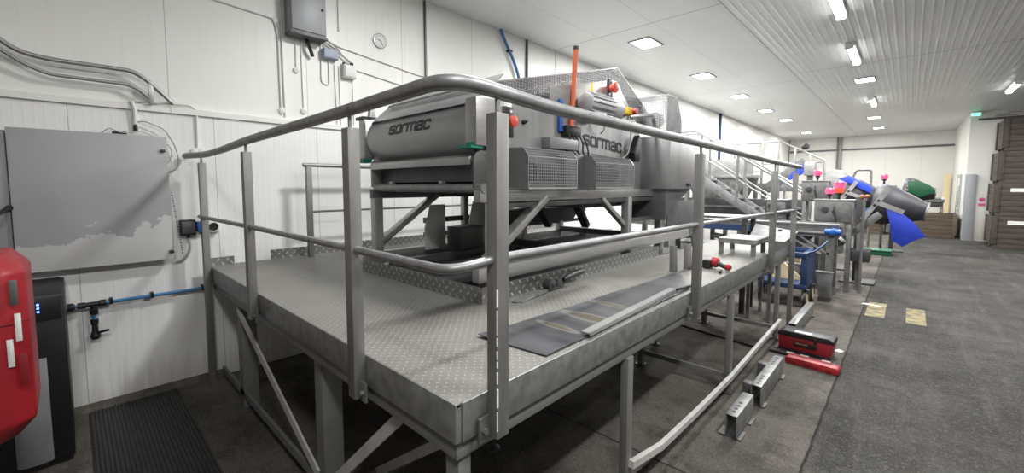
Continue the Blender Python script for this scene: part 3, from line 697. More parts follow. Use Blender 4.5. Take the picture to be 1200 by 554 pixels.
part('outfeed_belt', MB().prism([(4.9, 2.10), (5.9, 1.92), (5.9, 2.0), (4.9, 2.22)], 'x', -2.75, -2.0), 'steel', mc, .004)
part('outfeed_leg', MB().box(-2.06, -2.0, 5.6, 5.66, .0, 1.96), 'steel', mc, .003); part('outfeed_leg', MB().box(-2.75, -2.69, 5.6, 5.66, .0, 1.96), 'steel', mc, .003)

# ------------------------------------------------------------------ things lying on the platform
def warped_sheet():
    mb = MB(); nu, nv = 14, 36; top = []
    A, B, C, D = (-1.42, 1.27), (-1.047, 1.31), (-1.05, 2.86), (-1.33, 3.38)
    for j in range(nv + 1):
        for i in range(nu + 1):
            u, v = i / nu, j / nv
            x = (A[0] * (1 - u) + B[0] * u) * (1 - v) + (D[0] * (1 - u) + C[0] * u) * v
            y = (A[1] * (1 - u) + B[1] * u) * (1 - v) + (D[1] * (1 - u) + C[1] * u) * v
            z = ZD + .006 + .004 * math.sin(9 * v + u) ** 2 + (.012 * (1 - u) ** 3 * math.exp(-((v) / .05)) if v < .4 else 0)
            top.append((x, y, z))
    W = nu + 1; n = len(top)
    vs = top + [(x, y, z - .0035) for x, y, z in top]; fs = []
    for j in range(nv):
        for i in range(nu):
            a = j * W + i; fs.append((a, a + 1, a + W + 1, a + W)); fs.append((a + n, a + W + n, a + W + 1 + n, a + 1 + n))
    ring = [i for i in range(W)] + [j * W + nu for j in range(1, nv + 1)] + [nv * W + i for i in range(nu - 1, -1, -1)] + [j * W for j in range(nv - 1, 0, -1)]
    for a, b in zip(ring, ring[1:] + ring[:1]): fs.append((a, b, b + n, a + n))
    return mb.add(vs, fs)
solo('metal_sheet', warped_sheet(), 'sheet', 'long dark grey metal sheet with pale water marks lying on the deck', 'sheet')
mb = MB().bar((-1.052, 1.60, ZD + .027), (-1.10, 2.70, ZD + .027), .042, .006).bar((-1.032, 1.61, ZD + .019), (-1.080, 2.70, ZD + .019), .004, .016)
solo('angle_bar', mb, 'steel_lite', 'bright steel angle strip lying on the dark sheet along the deck edge', 'bar')
mb = MB().tube(fillet([(-1.085, 2.72, ZD + .017), (-1.06, 2.78, ZD + .022), (-1.07, 2.84, ZD + .017), (-1.05, 2.93, ZD + .015)], .03, 4), .009, 8)
solo('cable_offcut', mb, 'black', 'short black cable end beyond the bright angle strip', 'cable')
# strapping tool
st = thing('strapping_tool', (-1.72, 2.2, ZD), 'grey ratchet strapping tool with black grip lying beside the long toe kerb', 'tool')
part('strap', MB().bar((-1.69, 1.80, ZD + .006), (-1.715, 2.14, ZD + .016), .035, .004).bar((-1.66, 1.83, ZD + .004), (-1.70, 2.12, ZD + .010), .025, .003), 'galv', st)
part('ratchet', MB().box(-1.745, -1.70, 2.13, 2.32, ZD, ZD + .02).lathe((-1.75, 2.18, ZD + .045), (1, 0, 0), [(0, .036), (.06, .036), (.062, .012), (.075, .012)], 18).lathe((-1.75, 2.27, ZD + .04), (1, 0, 0), [(0, .028), (.05, .028)], 16).bar((-1.735, 2.25, ZD + .03), (-1.735, 2.38, ZD + .095), .012, .03, (1, 0, 0)), 'dark_bg', st, .002)
part('grip', MB().tube([(-1.735, 2.36, ZD + .045), (-1.745, 2.42, ZD + .05), (-1.76, 2.60, ZD + .06), (-1.762, 2.64, ZD + .058)], [.014, .022, .024, .018], 14), 'black', st)
# two plate offcuts standing up
mb = MB().prism([(-1.40, ZD), (-1.335, ZD), (-1.345, ZD + .215), (-1.405, ZD + .215)], 'y', 3.36, 3.366).box(-1.405, -1.335, 3.366, 3.42, ZD, ZD + .004)
p1 = solo('plate_offcut', mb, 'steel_post', 'bent grey plate offcut standing on the deck, nearer the machine', 'plate', 'plate offcuts standing on the deck', .001)
p2 = p1.copy(); COL.objects.link(p2); p2.location = (-1.335, 3.58, ZD); p2['label'] = 'bent grey plate offcut standing on the deck, beside the rail post'; p2.rotation_euler = (0, 0, .3)
# impact wrench, lying on its side
iw = thing('impact_wrench', (-1.12, 3.72, ZD), 'red and black cordless impact wrench lying on the far deck edge', 'power tool')
part('battery', MB().box(-1.255, -1.19, 3.68, 3.79, ZD, ZD + .075), 'black', iw, .012)
part('motor_housing', MB().lathe((-1.20, 3.75, ZD + .058), (1, .05, -.15), [(0, .03), (.006, .042), (.045, .044), (.06, .034)], 18), 'red', iw)
part('handle', MB().tube([(-1.15, 3.74, ZD + .048), (-1.10, 3.72, ZD + .036), (-1.06, 3.70, ZD + .028)], [.022, .018, .021], 12), 'black', iw)
part('base_shell', MB().lathe((-1.075, 3.71, ZD + .030), (1, -.3, 0), [(0, .018), (.008, .026), (.035, .026), (.045, .016)], 14), 'red', iw)
part('anvil', MB().cyl((-1.085, 3.62, ZD + .012), (-1.065, 3.54, ZD + .012), .011, 10), 'black', iw)
# step stool
sp = thing('step_stool', (-1.24, 4.9, ZD), 'small galvanised step stool on the far end of the platform', 'stool')
part('tread', MB().box(-1.42, -1.06, 4.62, 5.10, ZD + .145, ZD + .165).box(-1.42, -1.06, 4.62, 4.626, ZD + .115, ZD + .145).box(-1.066, -1.06, 4.626, 5.10, ZD + .115, ZD + .145), 'galv', sp, .002)
for xx, yy in ((-1.40, 4.66), (-1.10, 4.66), (-1.40, 5.05), (-1.10, 5.05)):
    part('leg', MB().box(xx - .02, xx + .02, yy - .02, yy + .02, ZD, ZD + .145), 'galv', sp, .002)

# ------------------------------------------------------------------ things on the floor by the platform
def channel(loc, length, rz, label, first=None):
    if first: return dup(first, loc, label, rz)
    c = thing('support_channel', loc, label, 'channel', 'perforated steel channels on the floor', rz)
    w, h = .075, .175; L_ = length
    body = MB().box(-w / 2, w / 2, 0, L_, h - .006, h).box(w / 2 - .006, w / 2, 0, L_, .02, h - .006).box(-w / 2, -w / 2 + .006, 0, L_, .02, h - .006)
    part('channel', body, 'galv', c, .002, True)
    for yy in (.03, L_ - .13):
        part('foot_plate', MB().box(-.09, .06, yy - .01, yy + .11, 0, .01), 'steel_dark', c, local=True)
    for yy in (.06, .115, .17, .225): part('bolt_hole', MB().lathe((0, yy, h), (0, 0, 1), [(0, .012), (.0012, .012), (.0013, 0)], 12), 'black', c, local=True)
    return c
ch = channel((-.815, 3.06, 0), .42, .0, 'nearest perforated steel channel standing on the floor beside the platform leg')
c2 = channel((-.805, 3.66, 0), .80, 0., 'longer perforated steel channel behind the nearest one, towards the red toolbox')
for o_ in list(c2.children): bpy.data.objects.remove(o_)
w, h, L_ = .075, .175, .80
part('channel', MB().box(-w / 2, w / 2, 0, L_, h - .006, h).box(w / 2 - .006, w / 2, 0, L_, .02, h - .006).box(-w / 2, -w / 2 + .006, 0, L_, .02, h - .006), 'galv', c2, .002, True)
for yy in (.02, .70): part('foot_plate', MB().box(-.09, .06, yy, yy + .10, 0, .01), 'steel_dark', c2, local=True)
for yy in (.06, .12, .17, .23, .56, .62, .67, .74): part('bolt_hole', MB().lathe((0, yy, h), (0, 0, 1), [(0, .012), (.0012, .012), (.0013, 0)], 12), 'black', c2, local=True)
for xx, yy in ((-.09, .10), (-.10, .62)): part('side_lug', MB().box(xx - .035, xx + .055, yy, yy + .08, 0, .13), 'steel_dark', c2, .004, True)
c3 = thing('support_channel', (-.90, 5.63, 0), 'perforated steel channel reaching to the wheel of the blue trolley', 'channel', 'perforated steel channels on the floor', 0)
L_ = 1.22
part('channel', MB().box(-w / 2, w / 2, 0, L_, h - .006, h).box(w / 2 - .006, w / 2, 0, L_, .02, h - .006).box(-w / 2, -w / 2 + .006, 0, L_, .02, h - .006), 'galv', c3, .002, True)
for yy in (.03, 1.1): part('foot_plate', MB().box(-.07, .06, yy, yy + .10, 0, .02), 'steel_dark', c3, local=True)
for yy in (.06, .12, .18, .24): part('bolt_hole', MB().lathe((0, yy, h), (0, 0, 1), [(0, .012), (.0012, .012), (.0013, 0)], 12), 'black', c3, local=True)

# toolbox
tb = thing('toolbox', (-.70, 5.25, 0), 'red toolbox with black lid on the floor beside the platform corner', 'toolbox', None, -.05)
part('body', MB().prism([(-.235, .03), (.215, .03), (.235, .17), (-.245, .17)], 'y', -.10, .10), 'redpaint', tb, .008, True)
part('lid', MB().prism([(-.25, .17), (.24, .17), (.235, .205), (.20, .222), (-.21, .222), (-.245, .205)], 'y', -.108, .108), 'black', tb, .006, True)
part('label_plate', MB().box(-.10, .045, -.085, -.02, .2215, .2235), 'paper', tb, local=True, label='white label on the lid')
part('latch', MB().box(.075, .10, -.118, -.106, .14, .20), 'black', tb, .003, True)
part('front_panel', MB().box(-.10, .10, -.104, -.098, .075, .13), 'black', tb, .003, True)
part('badge', MB().box(-.085, .02, -.107, -.103, .10, .118), 'copper', tb, .001, True)
part('base', MB().box(-.24, .22, -.105, .105, .012, .034), 'black', tb, .004, True)
tl = thing('tool_tray', (-.72, 5.06, 0), 'flat black tray with pale inserts lying in front of the red toolbox', 'tray', None, -.06)
part('tray', MB().prism([(-.26, .0), (.26, .0), (.28, .03), (-.28, .03)], 'y', -.06, .06), 'black', tl, .006, True)
for xx in (-.09, .03, .21): part('insert', MB().box(xx - .035, xx + .035, -.045, .005, .028, .033), 'cable_grey', tl, .002, True)
rc = thing('tool_case', (-.60, 4.86, 0), 'small bright red plastic case on the floor near the floor joint', 'case', None, -.08)
part('shell', MB().prism([(-.215, .01), (-.19, 0), (.19, 0), (.215, .01), (.215, .05), (.20, .068), (-.20, .068), (-.215, .05)], 'y', -.065, .065), 'red', rc, .008, True)
part('seam', MB().box(-.20, .20, .02, .026, .066, .0705), 'black', rc, local=True)
part('handle', MB().box(-.06, .06, -.072, -.062, .022, .05), 'redpaint', rc, .004, True)
for xx in (-.14, .14): part('clasp', MB().box(xx - .02, xx + .02, -.071, -.063, .02, .045), 'redpaint', rc, .003, True)
mb = MB().tube([(-2.30, 5.28, .025), (-2.02, 5.20, .025)], .024, 10).tube([(-2.02, 5.20, .014), (-1.55, 5.10, .012), (-1.12, 5.02, .012)], .012, 8)
solo('pry_bar', mb, 'black', 'black bar lying on the floor under the platform', 'bar')
solo('paper_scrap', MB().prism([(-.50, 5.52), (-.44, 5.50), (-.42, 5.56), (-.47, 5.60)], 'z', .0, .003), 'paper', 'white paper scrap right behind the red toolbox', 'paper')
solo('paper_scrap', MB().prism([(-.44, 8.05), (-.24, 8.0), (-.20, 8.07), (-.40, 8.12)], 'z', .0, .003), 'paper', 'white paper strip on the floor beyond the trolley', 'paper')
def paint_mat():
    m, nt, N, L, P = new_mat('worn_yellow_paint')
    n1 = noise(N, L, coords(N, L, (1, 1, 1), True), 9, 5)
    L.new(mixc(N, L, ramp(N, L, n1, .35, .6), (.07, .068, .06), (.28, .23, .09)), P.inputs['Base Color']); P.inputs['Roughness'].default_value = .6
    return m
M['ypaint'] = paint_mat()
struct('trim_5', MB().box(-.36, -.16, 7.35, 8.25, 0, .0015), 'ypaint')
struct('trim_6', MB().box(.05, .24, 7.3, 8.2, 0, .0015), 'ypaint')

# blue trolley
tr = thing('trolley', (-1.30, 7.45, 0), 'navy blue steel trolley with cream wheels at the far end of the platform', 'trolley')
part('lower_shelf', MB().box(-1.60, -1.0, 7.12, 7.80, .27, .34), 'navy', tr, .004)
part('top_frame', MB().box(-1.60, -1.0, 7.12, 7.18, .72, .80).box(-1.60, -1.0, 7.74, 7.80, .72, .80).box(-1.60, -1.54, 7.18, 7.74, .72, .80).box(-1.06, -1.0, 7.18, 7.74, .72, .80), 'navy', tr, .004)
for xx, yy in ((-1.57, 7.15), (-1.03, 7.15), (-1.57, 7.77), (-1.03, 7.77)): part('post', MB().box(xx - .04, xx + .04, yy - .025, yy + .025, .32, .74), 'navy', tr, .003)
part('end_panel', MB().box(-1.005, -.995, 7.18, 7.74, .34, .72), 'navy', tr)
part('handle', MB().tube(fillet([(-1.02, 7.2, .79), (-.93, 7.3, .82), (-.86, 7.42, .90), (-.82, 7.52, .95)], .05, 4), .014, 8), 'navy', tr)
for xx, yy in ((-1.01, 7.20), (-1.57, 7.20), (-1.01, 7.7), (-1.57, 7.7)):
    wh = part('wheel', MB().lathe((xx - .025, yy, .125), (1, 0, 0), [(0, .09), (.006, .125), (.044, .125), (.05, .09)], 26), 'rubber', tr)
    part('hub', MB().lathe((xx - .03, yy, .125), (1, 0, 0), [(0, .02), (.002, .088), (.058, .088), (.060, .02)], 20), 'cream', wh)
    part('fork', MB().box(xx - .045, xx - .034, yy - .02, yy + .02, .125, .268).box(xx + .034, xx + .045, yy - .02, yy + .02, .125, .268).box(xx - .045, xx + .045, yy - .03, yy + .03, .256, .27), 'steel_dark', wh)
solo('cardboard_piece', MB().prism([(-1.50, .342), (-1.10, .342), (-1.12, .39), (-1.36, .60), (-1.42, .60)], 'y', 7.46, 7.52), 'cream', 'tan cardboard triangle standing on the blue trolley shelf', 'cardboard')
solo('steel_bin', MB().prism([(-1.46, .341), (-1.16, .341), (-1.14, .56), (-1.48, .56)], 'y', 7.55, 7.70).box(-1.49, -1.13, 7.54, 7.71, .56, .575), 'steel', 'steel bin standing on the lower shelf of the blue trolley', 'tray', None, .003)

# ------------------------------------------------------------------ left wall: hatch, pipes, boxes
hp = thing('wall_hatch', (-4.5, .15, 1.13), 'wide grey hatch with peeling paint on the lower left wall', 'hatch')
part('panel', MB().box(-4.50, -4.445, -.275, .575, 1.14, 2.15), 'peel', hp, .004)
part('frame', MB().box(-4.55, -4.50, -.36, .56, 1.17, 2.13).box(-4.50, -4.47, -.36, -.28, 1.0, 2.12), 'greybox', hp, .003)
for yy, zz in ((.545, 2.04), (.565, 1.21)):
    l = part('latch', MB().box(-4.445, -4.43, yy - .015, yy + .015, zz - .008, zz + .008), 'steel_dark', hp, .002)
    part('pin', MB().cyl((-4.43, yy - .012, zz - .012), (-4.43, yy + .018, zz - .012), .004, 6), 'black', l)
part('stay_rod', MB().tube([(-4.44, -.29, 1.60), (-4.30, -.33, 1.56)], .012, 8).lathe((-4.455, -.285, 1.60), (1, 0, 0), [(0, .02), (.02, .02)], 10), 'black', hp)
solo('wall_duct', MB().box(-4.55, -4.50, -.23, -.08, 1.02, 1.08), 'greybox', 'small grey duct strip low on the wall under the hatch', 'duct', None, .003)
# loose wires above the hatch
wc = thing('loose_cable', (-4.53, .42, 1.86), 'thin grey cable looping off the top corner of the grey hatch', 'cable')
for pts, r in (([(-4.52, .20, 2.16), (-4.51, .24, 2.20), (-4.50, .29, 2.17), (-4.50, .34, 2.165), (-4.51, .42, 2.19), (-4.52, .48, 2.165), (-4.52, .55, 2.13)], .004),
               ([(-4.53, .40, 2.26), (-4.50, .45, 2.27), (-4.50, .57, 2.22), (-4.50, .63, 2.10), (-4.50, .655, 1.98), (-4.50, .64, 1.89), (-4.53, .585, 1.865)], .005),
               ([(-4.50, .57, 2.11), (-4.50, .615, 2.05), (-4.50, .60, 1.98), (-4.52, .58, 1.93)], .004)):
    part('cable', MB().tube(fillet(pts, .045, 6), r, 6), 'cable_grey', wc)
part('connector', MB().box(-4.53, -4.505, .255, .34, 2.15, 2.175), 'black', wc, .004); part('gland', MB().cyl((-4.53, .395, 2.19), (-4.53, .395, 2.24), .014, 8), 'black', wc)
# white conduits on the lower wall
def conduit(name, pts, r, label, grp='white conduits on the left wall', m='conduit', clips=()):
    pts = [((-4.5798 + r) if p[0] < -4.557 else p[0], p[1], p[2]) for p in pts]
    t = thing(name, pts[-1], label, 'conduit', grp)
    part('pipe', MB().tube(fillet(pts, .04, 4), r, 8), m, t)
    for (a, b, c) in clips: part('clip', MB().lathe((a - .012, b, c), (1, 0, 0), [(0, .03), (.02, .03), (.026, .015)], 12), m, t)
    return t
conduit('conduit', [(-4.52, .38, 2.42), (-4.52, .395, 2.36), (-4.535, .395, 2.23)], .016, 'short thick white conduit stub over the hatch')
conduit('conduit', [(-4.535, .40, 2.43), (-4.535, .76, 2.44), (-4.535, .80, 2.40), (-4.535, .795, 2.04)], .010, 'white conduit dropping to the rail end beside the hatch', clips=((-4.53, .775, 2.05), (-4.53, .815, 2.05)))
conduit('conduit', [(-4.565, .72, 3.42), (-4.565, 1.50, 3.37)],  .010, 'grey-white conduit running level from the top of the photo to the corner box', clips=())
conduit('conduit', [(-4.565, 1.46, 3.38), (-4.565, 1.49, 3.20), (-4.565, 1.495, 2.46)],  .010, 'left one of the two vertical conduits below the left side of the grey cabinet', clips=((-4.57, 1.50, 2.50), (-4.57, 1.47, 3.36)))
conduit('conduit', [(-4.565, 1.515, ZC), (-4.565, 1.53, 2.44)],  .010, 'right one of the two vertical conduits left of the grey cabinet')
conduit('conduit', [(-4.565, 1.60, 3.40), (-4.565, 1.65, 3.25), (-4.565, 1.65, 2.92)],  .007, 'short white conduit drop ending in a round box below the grey cabinet', clips=((-4.57, 1.65, 2.92),))
conduit('conduit', [(-4.565, 1.70, 3.30), (-4.565, 1.71, 2.50)],  .007, 'long white conduit drop under the grey cabinet', clips=((-4.57, 1.71, 2.52),))
conduit('conduit', [(-4.565, 1.90, 3.24), (-4.565, 1.90, 2.84), (-4.565, 1.98, 2.82), (-4.565, 1.98, 3.10)], .008, 'U-shaped white conduit hanging below the blue-grey box')
conduit('conduit', [(-4.565, 2.04, 3.05), (-4.565, 2.06, 2.40)],  .008, 'left one of the pair of conduits falling from the blue-grey box')
conduit('conduit', [(-4.565, 2.09, 3.05), (-4.565, 2.10, 2.40)],  .008, 'right one of the pair of conduits falling from the blue-grey box')
conduit('conduit', [(-4.565, 2.24, 2.92), (-4.565, 2.25, 2.40)],  .007, 'conduit falling from the small white junction box')
conduit('conduit', [(-4.565, 1.95, 3.30), (-4.565, 2.1, 3.25), (-4.565, 3.1, 3.14), (-4.565, 5.6, 3.13)],  .007, 'long sagging grey conduit below the wall clock, upper of two', m='cable_grey')
conduit('conduit', [(-4.565, 2.20, 3.05), (-4.565, 2.9, 2.97), (-4.565, 5.6, 2.86)],  .007, 'long grey conduit below the wall clock, lower of two', m='cable_grey')
conduit('conduit', [(-4.56, 3.215, ZC), (-4.56, 3.225, 2.42)], .016, 'dark upright conduit right of the wall clock', m='steel_dark')
conduit('conduit', [(-4.56, 5.17, ZC), (-4.56, 5.17, 2.42)], .018, 'dark upright conduit right of the blue hose', m='steel_dark')
conduit('conduit', [(-4.565, 2.10, ZC), (-4.565, 2.10, 3.42)],  .007, 'thin conduit rising right of the grey cabinet', m='conduit')
# electric cabinet
ec = thing('electric_cabinet', (-4.55, 1.72, 3.26), 'grey electric cabinet high on the left wall', 'cabinet')
part('body', MB().box(-4.58, -4.42, 1.56, 1.90, 3.26, 3.90), 'greybox', ec, .006)
part('door', MB().box(-4.42, -4.405, 1.565, 1.895, 3.275, 3.89), 'greybox', ec, .004)
part('lock', MB().lathe((-4.405, 1.86, 3.52), (1, 0, 0), [(0, .012), (.01, .012), (.014, .006)], 10), 'black', ec)
part('base_strip', MB().box(-4.57, -4.41, 1.55, 1.91, 3.235, 3.26), 'steel_dark', ec, .003)
part('cable', MB().tube(fillet([(-4.53, 1.74, 3.24), (-4.50, 1.76, 3.16), (-4.53, 1.80, 3.08)], .04, 4), .018, 8), 'black', ec)
jb = thing('junction_box', (-4.55, 1.98, 3.08), 'blue-grey junction box below the electric cabinet', 'junction box')
part('body', MB().box(-4.58, -4.50, 1.90, 2.06, 3.09, 3.19), 'bluegrey', jb, .006); part('lid', MB().box(-4.50, -4.49, 1.905, 2.055, 3.095, 3.185), 'bluegrey', jb, .003)
jb = thing('junction_box', (-4.55, 2.2, 2.92), 'white square junction box right of the blue-grey one', 'junction box')
part('body', MB().box(-4.58, -4.51, 2.12, 2.26, 2.93, 3.07), 'white', jb, .006); part('lid', MB().box(-4.51, -4.50, 2.13, 2.25, 2.94, 3.06), 'white', jb, .003)
part('gland', MB().cyl((-4.54, 2.22, 3.07), (-4.54, 2.22, 3.10), .02, 8).cyl((-4.54, 2.13, 3.07), (-4.54, 2.13, 3.09), .015, 8), 'black', jb)
w = MB()
for i in range(3): w.tube(fillet([(-4.55, 1.92, 3.29 - .025 * i), (-4.54, 2.04 - .01 * i, 3.25 - .03 * i), (-4.54, 2.14 + .01 * i, 3.14), (-4.54, 2.21 + .008 * i, 3.095)], .08, 6), .008, 6)
solo('cable_bundle', w, 'cable_grey', 'three grey cables bending from the electric cabinet to the white box', 'cable')
# clock
ck = thing('wall_clock', (-4.56, 2.58, 3.36), 'round white wall clock with dark hour marks on the upper left wall', 'clock')
cy, cz, cr = 2.585, 3.435, .085
part('rim', MB().lathe((-4.58, cy, cz), (1, 0, 0), [(0, cr), (.020, cr), (.0215, cr - .004)], 32), 'steel', ck)
part('face', MB().lathe((-4.58, cy, cz), (1, 0, 0), [(.0, cr - .012), (.022, cr - .012), (.0225, 0)], 32), 'white', ck)
mk = MB()
for i in range(12):
    a = i * PI / 6; mk.bar((-4.557, cy + .052 * math.sin(a), cz + .052 * math.cos(a)), (-4.557, cy + .064 * math.sin(a), cz + .064 * math.cos(a)), .006, .002, (1, 0, 0))
part('hour_marks', mk, 'steel_dark', ck)
part('hand', MB().bar((-4.555, cy, cz), (-4.555, cy + .028, cz - .046), .006, .002, (1, 0, 0)), 'black', ck); part('hand', MB().bar((-4.555, cy, cz), (-4.555, cy - .034, cz + .010), .007, .002, (1, 0, 0)), 'black', ck)
# pair of stainless pipes
pp = thing('pipe_pair', (-4.5, .2, 2.42), 'pair of bent stainless pipes rising along the upper left wall', 'pipe')
part('upper_pipe', MB().tube(fillet([(-4.50, -.62, 3.06), (-4.50, -.20, 2.675), (-4.50, -.05, 2.65), (-4.50, .40, 2.655), (-4.50, .50, 2.58), (-4.50, .64, 2.43)], .10, 8), .017, 12), 'steel', pp)
part('lower_pipe', MB().tube(fillet([(-4.50, -.62, 2.95), (-4.50, -.18, 2.60), (-4.50, -.06, 2.545), (-4.50, .36, 2.545), (-4.50, .42, 2.52), (-4.50, .50, 2.45)], .08, 8), .013, 12), 'steel', pp)
part('upright', MB().box(-4.515, -4.485, .485, .515, 2.412, 2.59), 'steel_lite', pp, .002)
# blue hose
bh = thing('blue_hose', (-4.55, 4.7, 2.42), 'blue hose curving down the wall from the ceiling behind the machine', 'hose')
part('hose', MB().tube(fillet([(-4.535, 4.55, ZC), (-4.535, 4.62, 3.95), (-4.535, 4.80, 3.72), (-4.535, 4.93, 3.50), (-4.535, 5.05, 3.1), (-4.535, 5.1, 2.42)], .2, 8), .022, 10), 'bluepipe', bh)
part('clip', MB().box(-4.575, -4.51, 4.70, 4.78, 3.79, 3.82), 'black', bh, .003)
solo('blue_downpipe', MB().tube([(-4.54, 14.6, ZC), (-4.54, 14.6, 2.42)], .04, 12), 'navy', 'dark blue vertical pipe on the wall beyond the stair handrail', 'pipe')
# sockets
so = thing('socket_box', (-4.52, .69, 1.3), 'black square power socket on the wall left of the rail end', 'socket')
part('body', MB().box(-4.55, -4.48, .635, .745, 1.325, 1.46), 'black', so, .008); part('lid', MB().box(-4.48, -4.47, .645, .735, 1.34, 1.445), 'steel_dark', so, .006)
part('cable', MB().tube(fillet([(-4.52, .695, 1.325), (-4.51, .70, 1.20), (-4.51, .66, 1.12), (-4.53, .60, 1.10)], .05, 5), .010, 8), 'cable_grey', so)
part('gland', MB().cyl((-4.52, .695, 1.30), (-4.52, .695, 1.326), .014, 8), 'black', so)
so = thing('socket_box', (-4.52, .83, 1.33), 'blue and white power connector behind the leftmost rail post', 'socket')
part('body', MB().box(-4.55, -4.49, .755, .81, 1.35, 1.44), 'blue', so, .006); part('face', MB().box(-4.55, -4.50, .81, .92, 1.34, 1.44), 'white', so, .006)
part('outlet', MB().lathe((-4.50, .875, 1.39), (1, 0, 0), [(0, .035), (.012, .035), (.012, .025), (.002, .024), (.001, 0)], 16), 'black', so)
ch_ = MB()
for i in range(24):
    z = 1.70 - i * .022; ch_.box(-4.44, -4.434, .585 + .0022 * i - .004, .585 + .0022 * i + .004, z - .013, z) if i % 2 else ch_.box(-4.441, -4.433, .585 + .0022 * i - .002, .585 + .0022 * i + .002, z - .013, z)
for i in range(1): pass
solo('hanging_chain', ch_, 'steel_dark', 'thin dark chain hanging beside the right edge of the grey hatch', 'chain')
# blue water pipe with tee and valve
wp = thing('water_pipe', (-4.5, .4, .84), 'blue water pipe with black tee and drop valve low on the left wall', 'pipe')
part('pipe', MB().tube([(-4.50, -.03, .845), (-4.50, .80, .850)], .013, 12), 'bluepipe', wp)
part('tee', MB().tube([(-4.50, .0, .846), (-4.50, .04, .846), (-4.50, .045, .846), (-4.50, .115, .847), (-4.50, .12, .847), (-4.50, .155, .847)], [.024, .024, .019, .019, .026, .026], 14).tube([(-4.50, .085, .85), (-4.50, .085, .805), (-4.50, .085, .80), (-4.50, .085, .77)], [.018, .018, .026, .024], 14), 'black', wp)
part('drop_pipe', MB().tube([(-4.50, .085, .78), (-4.50, .085, .70)], .013, 10), 'bluepipe', wp)
v_ = part('valve', MB().tube([(-4.50, .085, .73), (-4.50, .085, .69), (-4.50, .085, .685), (-4.50, .085, .64), (-4.50, .085, .60), (-4.50, .085, .575)], [.024, .022, .017, .019, .032, .022], 14), 'black', wp)
part('valve_handle', MB().tube([(-4.49, .085, .62), (-4.46, .13, .635), (-4.45, .16, .64)], .009, 8), 'black', v_)
for yy in (.185, .43, .775): part('clip', MB().box(-4.55, -4.482, yy - .01, yy + .01, .83, .875), 'black', wp, .004)
part('elbow', MB().lathe((-4.50, -.053, .845), (0, 1, 0), [(0, .03), (.03, .03), (.04, .02)], 12), 'black', wp)
# rubber mat
rm = MB().box(-4.50, -2.2, .02, .56, 0, .008)
y = .03
while y < .555: rm.box(-4.495, -2.21, y, y + .009, .008, .018); y += .0215
solo('rubber_mat', rm, 'rubber', 'black ribbed rubber mat on the floor in the left corner', 'mat')
# black floor unit
bu = thing('dispenser_unit', (-4.1, -.3, 0), 'black floor-standing unit with blue indicator lights beside the red cabinet', 'machine')
part('body', MB().box(-4.48, -3.80, -.62, -.055, .03, 1.085), 'black', bu, .012)
part('top_panel', MB().box(-3.80, -3.792, -.60, -.07, .93, 1.075), 'black', bu, .004)
part('grey_panel', MB().prism([(-3.80, -.30), (-3.775, -.26), (-3.772, -.20), (-3.785, -.155), (-3.80, -.145)], 'z', .05, .70), 'greybox', bu, .004)
for i in range(3): part('indicator', MB().lathe((-3.792, -.165, 1.033 - .022 * i), (1, 0, 0), [(0, .006), (.004, .006), (.005, 0)], 10), 'blueled', bu, label='lit blue indicator')
part('base', MB().box(-4.47, -3.82, -.61, -.065, 0, .03), 'rubber', bu)
# red cabinet on a stand
rd = thing('red_cabinet', (-2.75, -.45, 0), 'red plastic cabinet with chamfered corners at the left edge of the photo', 'cabinet')
def cham(x0, x1, y0, y1, z0, z1, c, cz_):
    def ring(k, z): return [(x0, y0, z), (x1 - c - k, y0, z), (x1 - k, y0 + c, z), (x1 - k, y1 - c * .9 - k, z), (x1 - c * 1.1 - k, y1 - k, z), (x0, y1 - k, z)]
    R = [ring(cz_ * .9, z0), ring(0, z0 + cz_ * 1.3), ring(0, z1 - cz_), ring(cz_ * .8, z1)]
    vs = [p for r in R for p in r]; fs = [tuple(range(6)), tuple(range(18, 24))]
    for j in range(3):
        for i in range(6): fs.append((j * 6 + i, j * 6 + (i + 1) % 6, (j + 1) * 6 + (i + 1) % 6, (j + 1) * 6 + i))
    return MB().add(vs, fs)
part('shell', cham(-2.95, -2.55, -.75, -.138, .70, 1.475, .06, .07), 'red', rd, .012)
part('seam', cham(-2.7, -2.547, -.70, -.1365, 1.20, 1.206, .06, .001), 'redpaint', rd)
for yy, zz, dx in ((-.160, 1.19, 0), (-.185, 1.09, 0)):
    part('latch', MB().box(-2.552, -2.543, yy - .014, yy + .003, zz - .055, zz + .055).box(-2.543, -2.541, yy - .010, yy - .001, zz - .04, zz + .04), 'paper', rd, .002)
part('window', MB().box(-2.552, -2.544, -.182, -.160, 1.28, 1.38), 'steel_dark', rd, .002); part('window', MB().box(-2.552, -2.544, -.170, -.148, .95, 1.08), 'redpaint', rd, .002)
part('stand', MB().box(-2.86, -2.76, -.62, -.52, .02, .72).box(-3.0, -2.62, -.74, -.40, 0, .02), 'black', rd, .004)

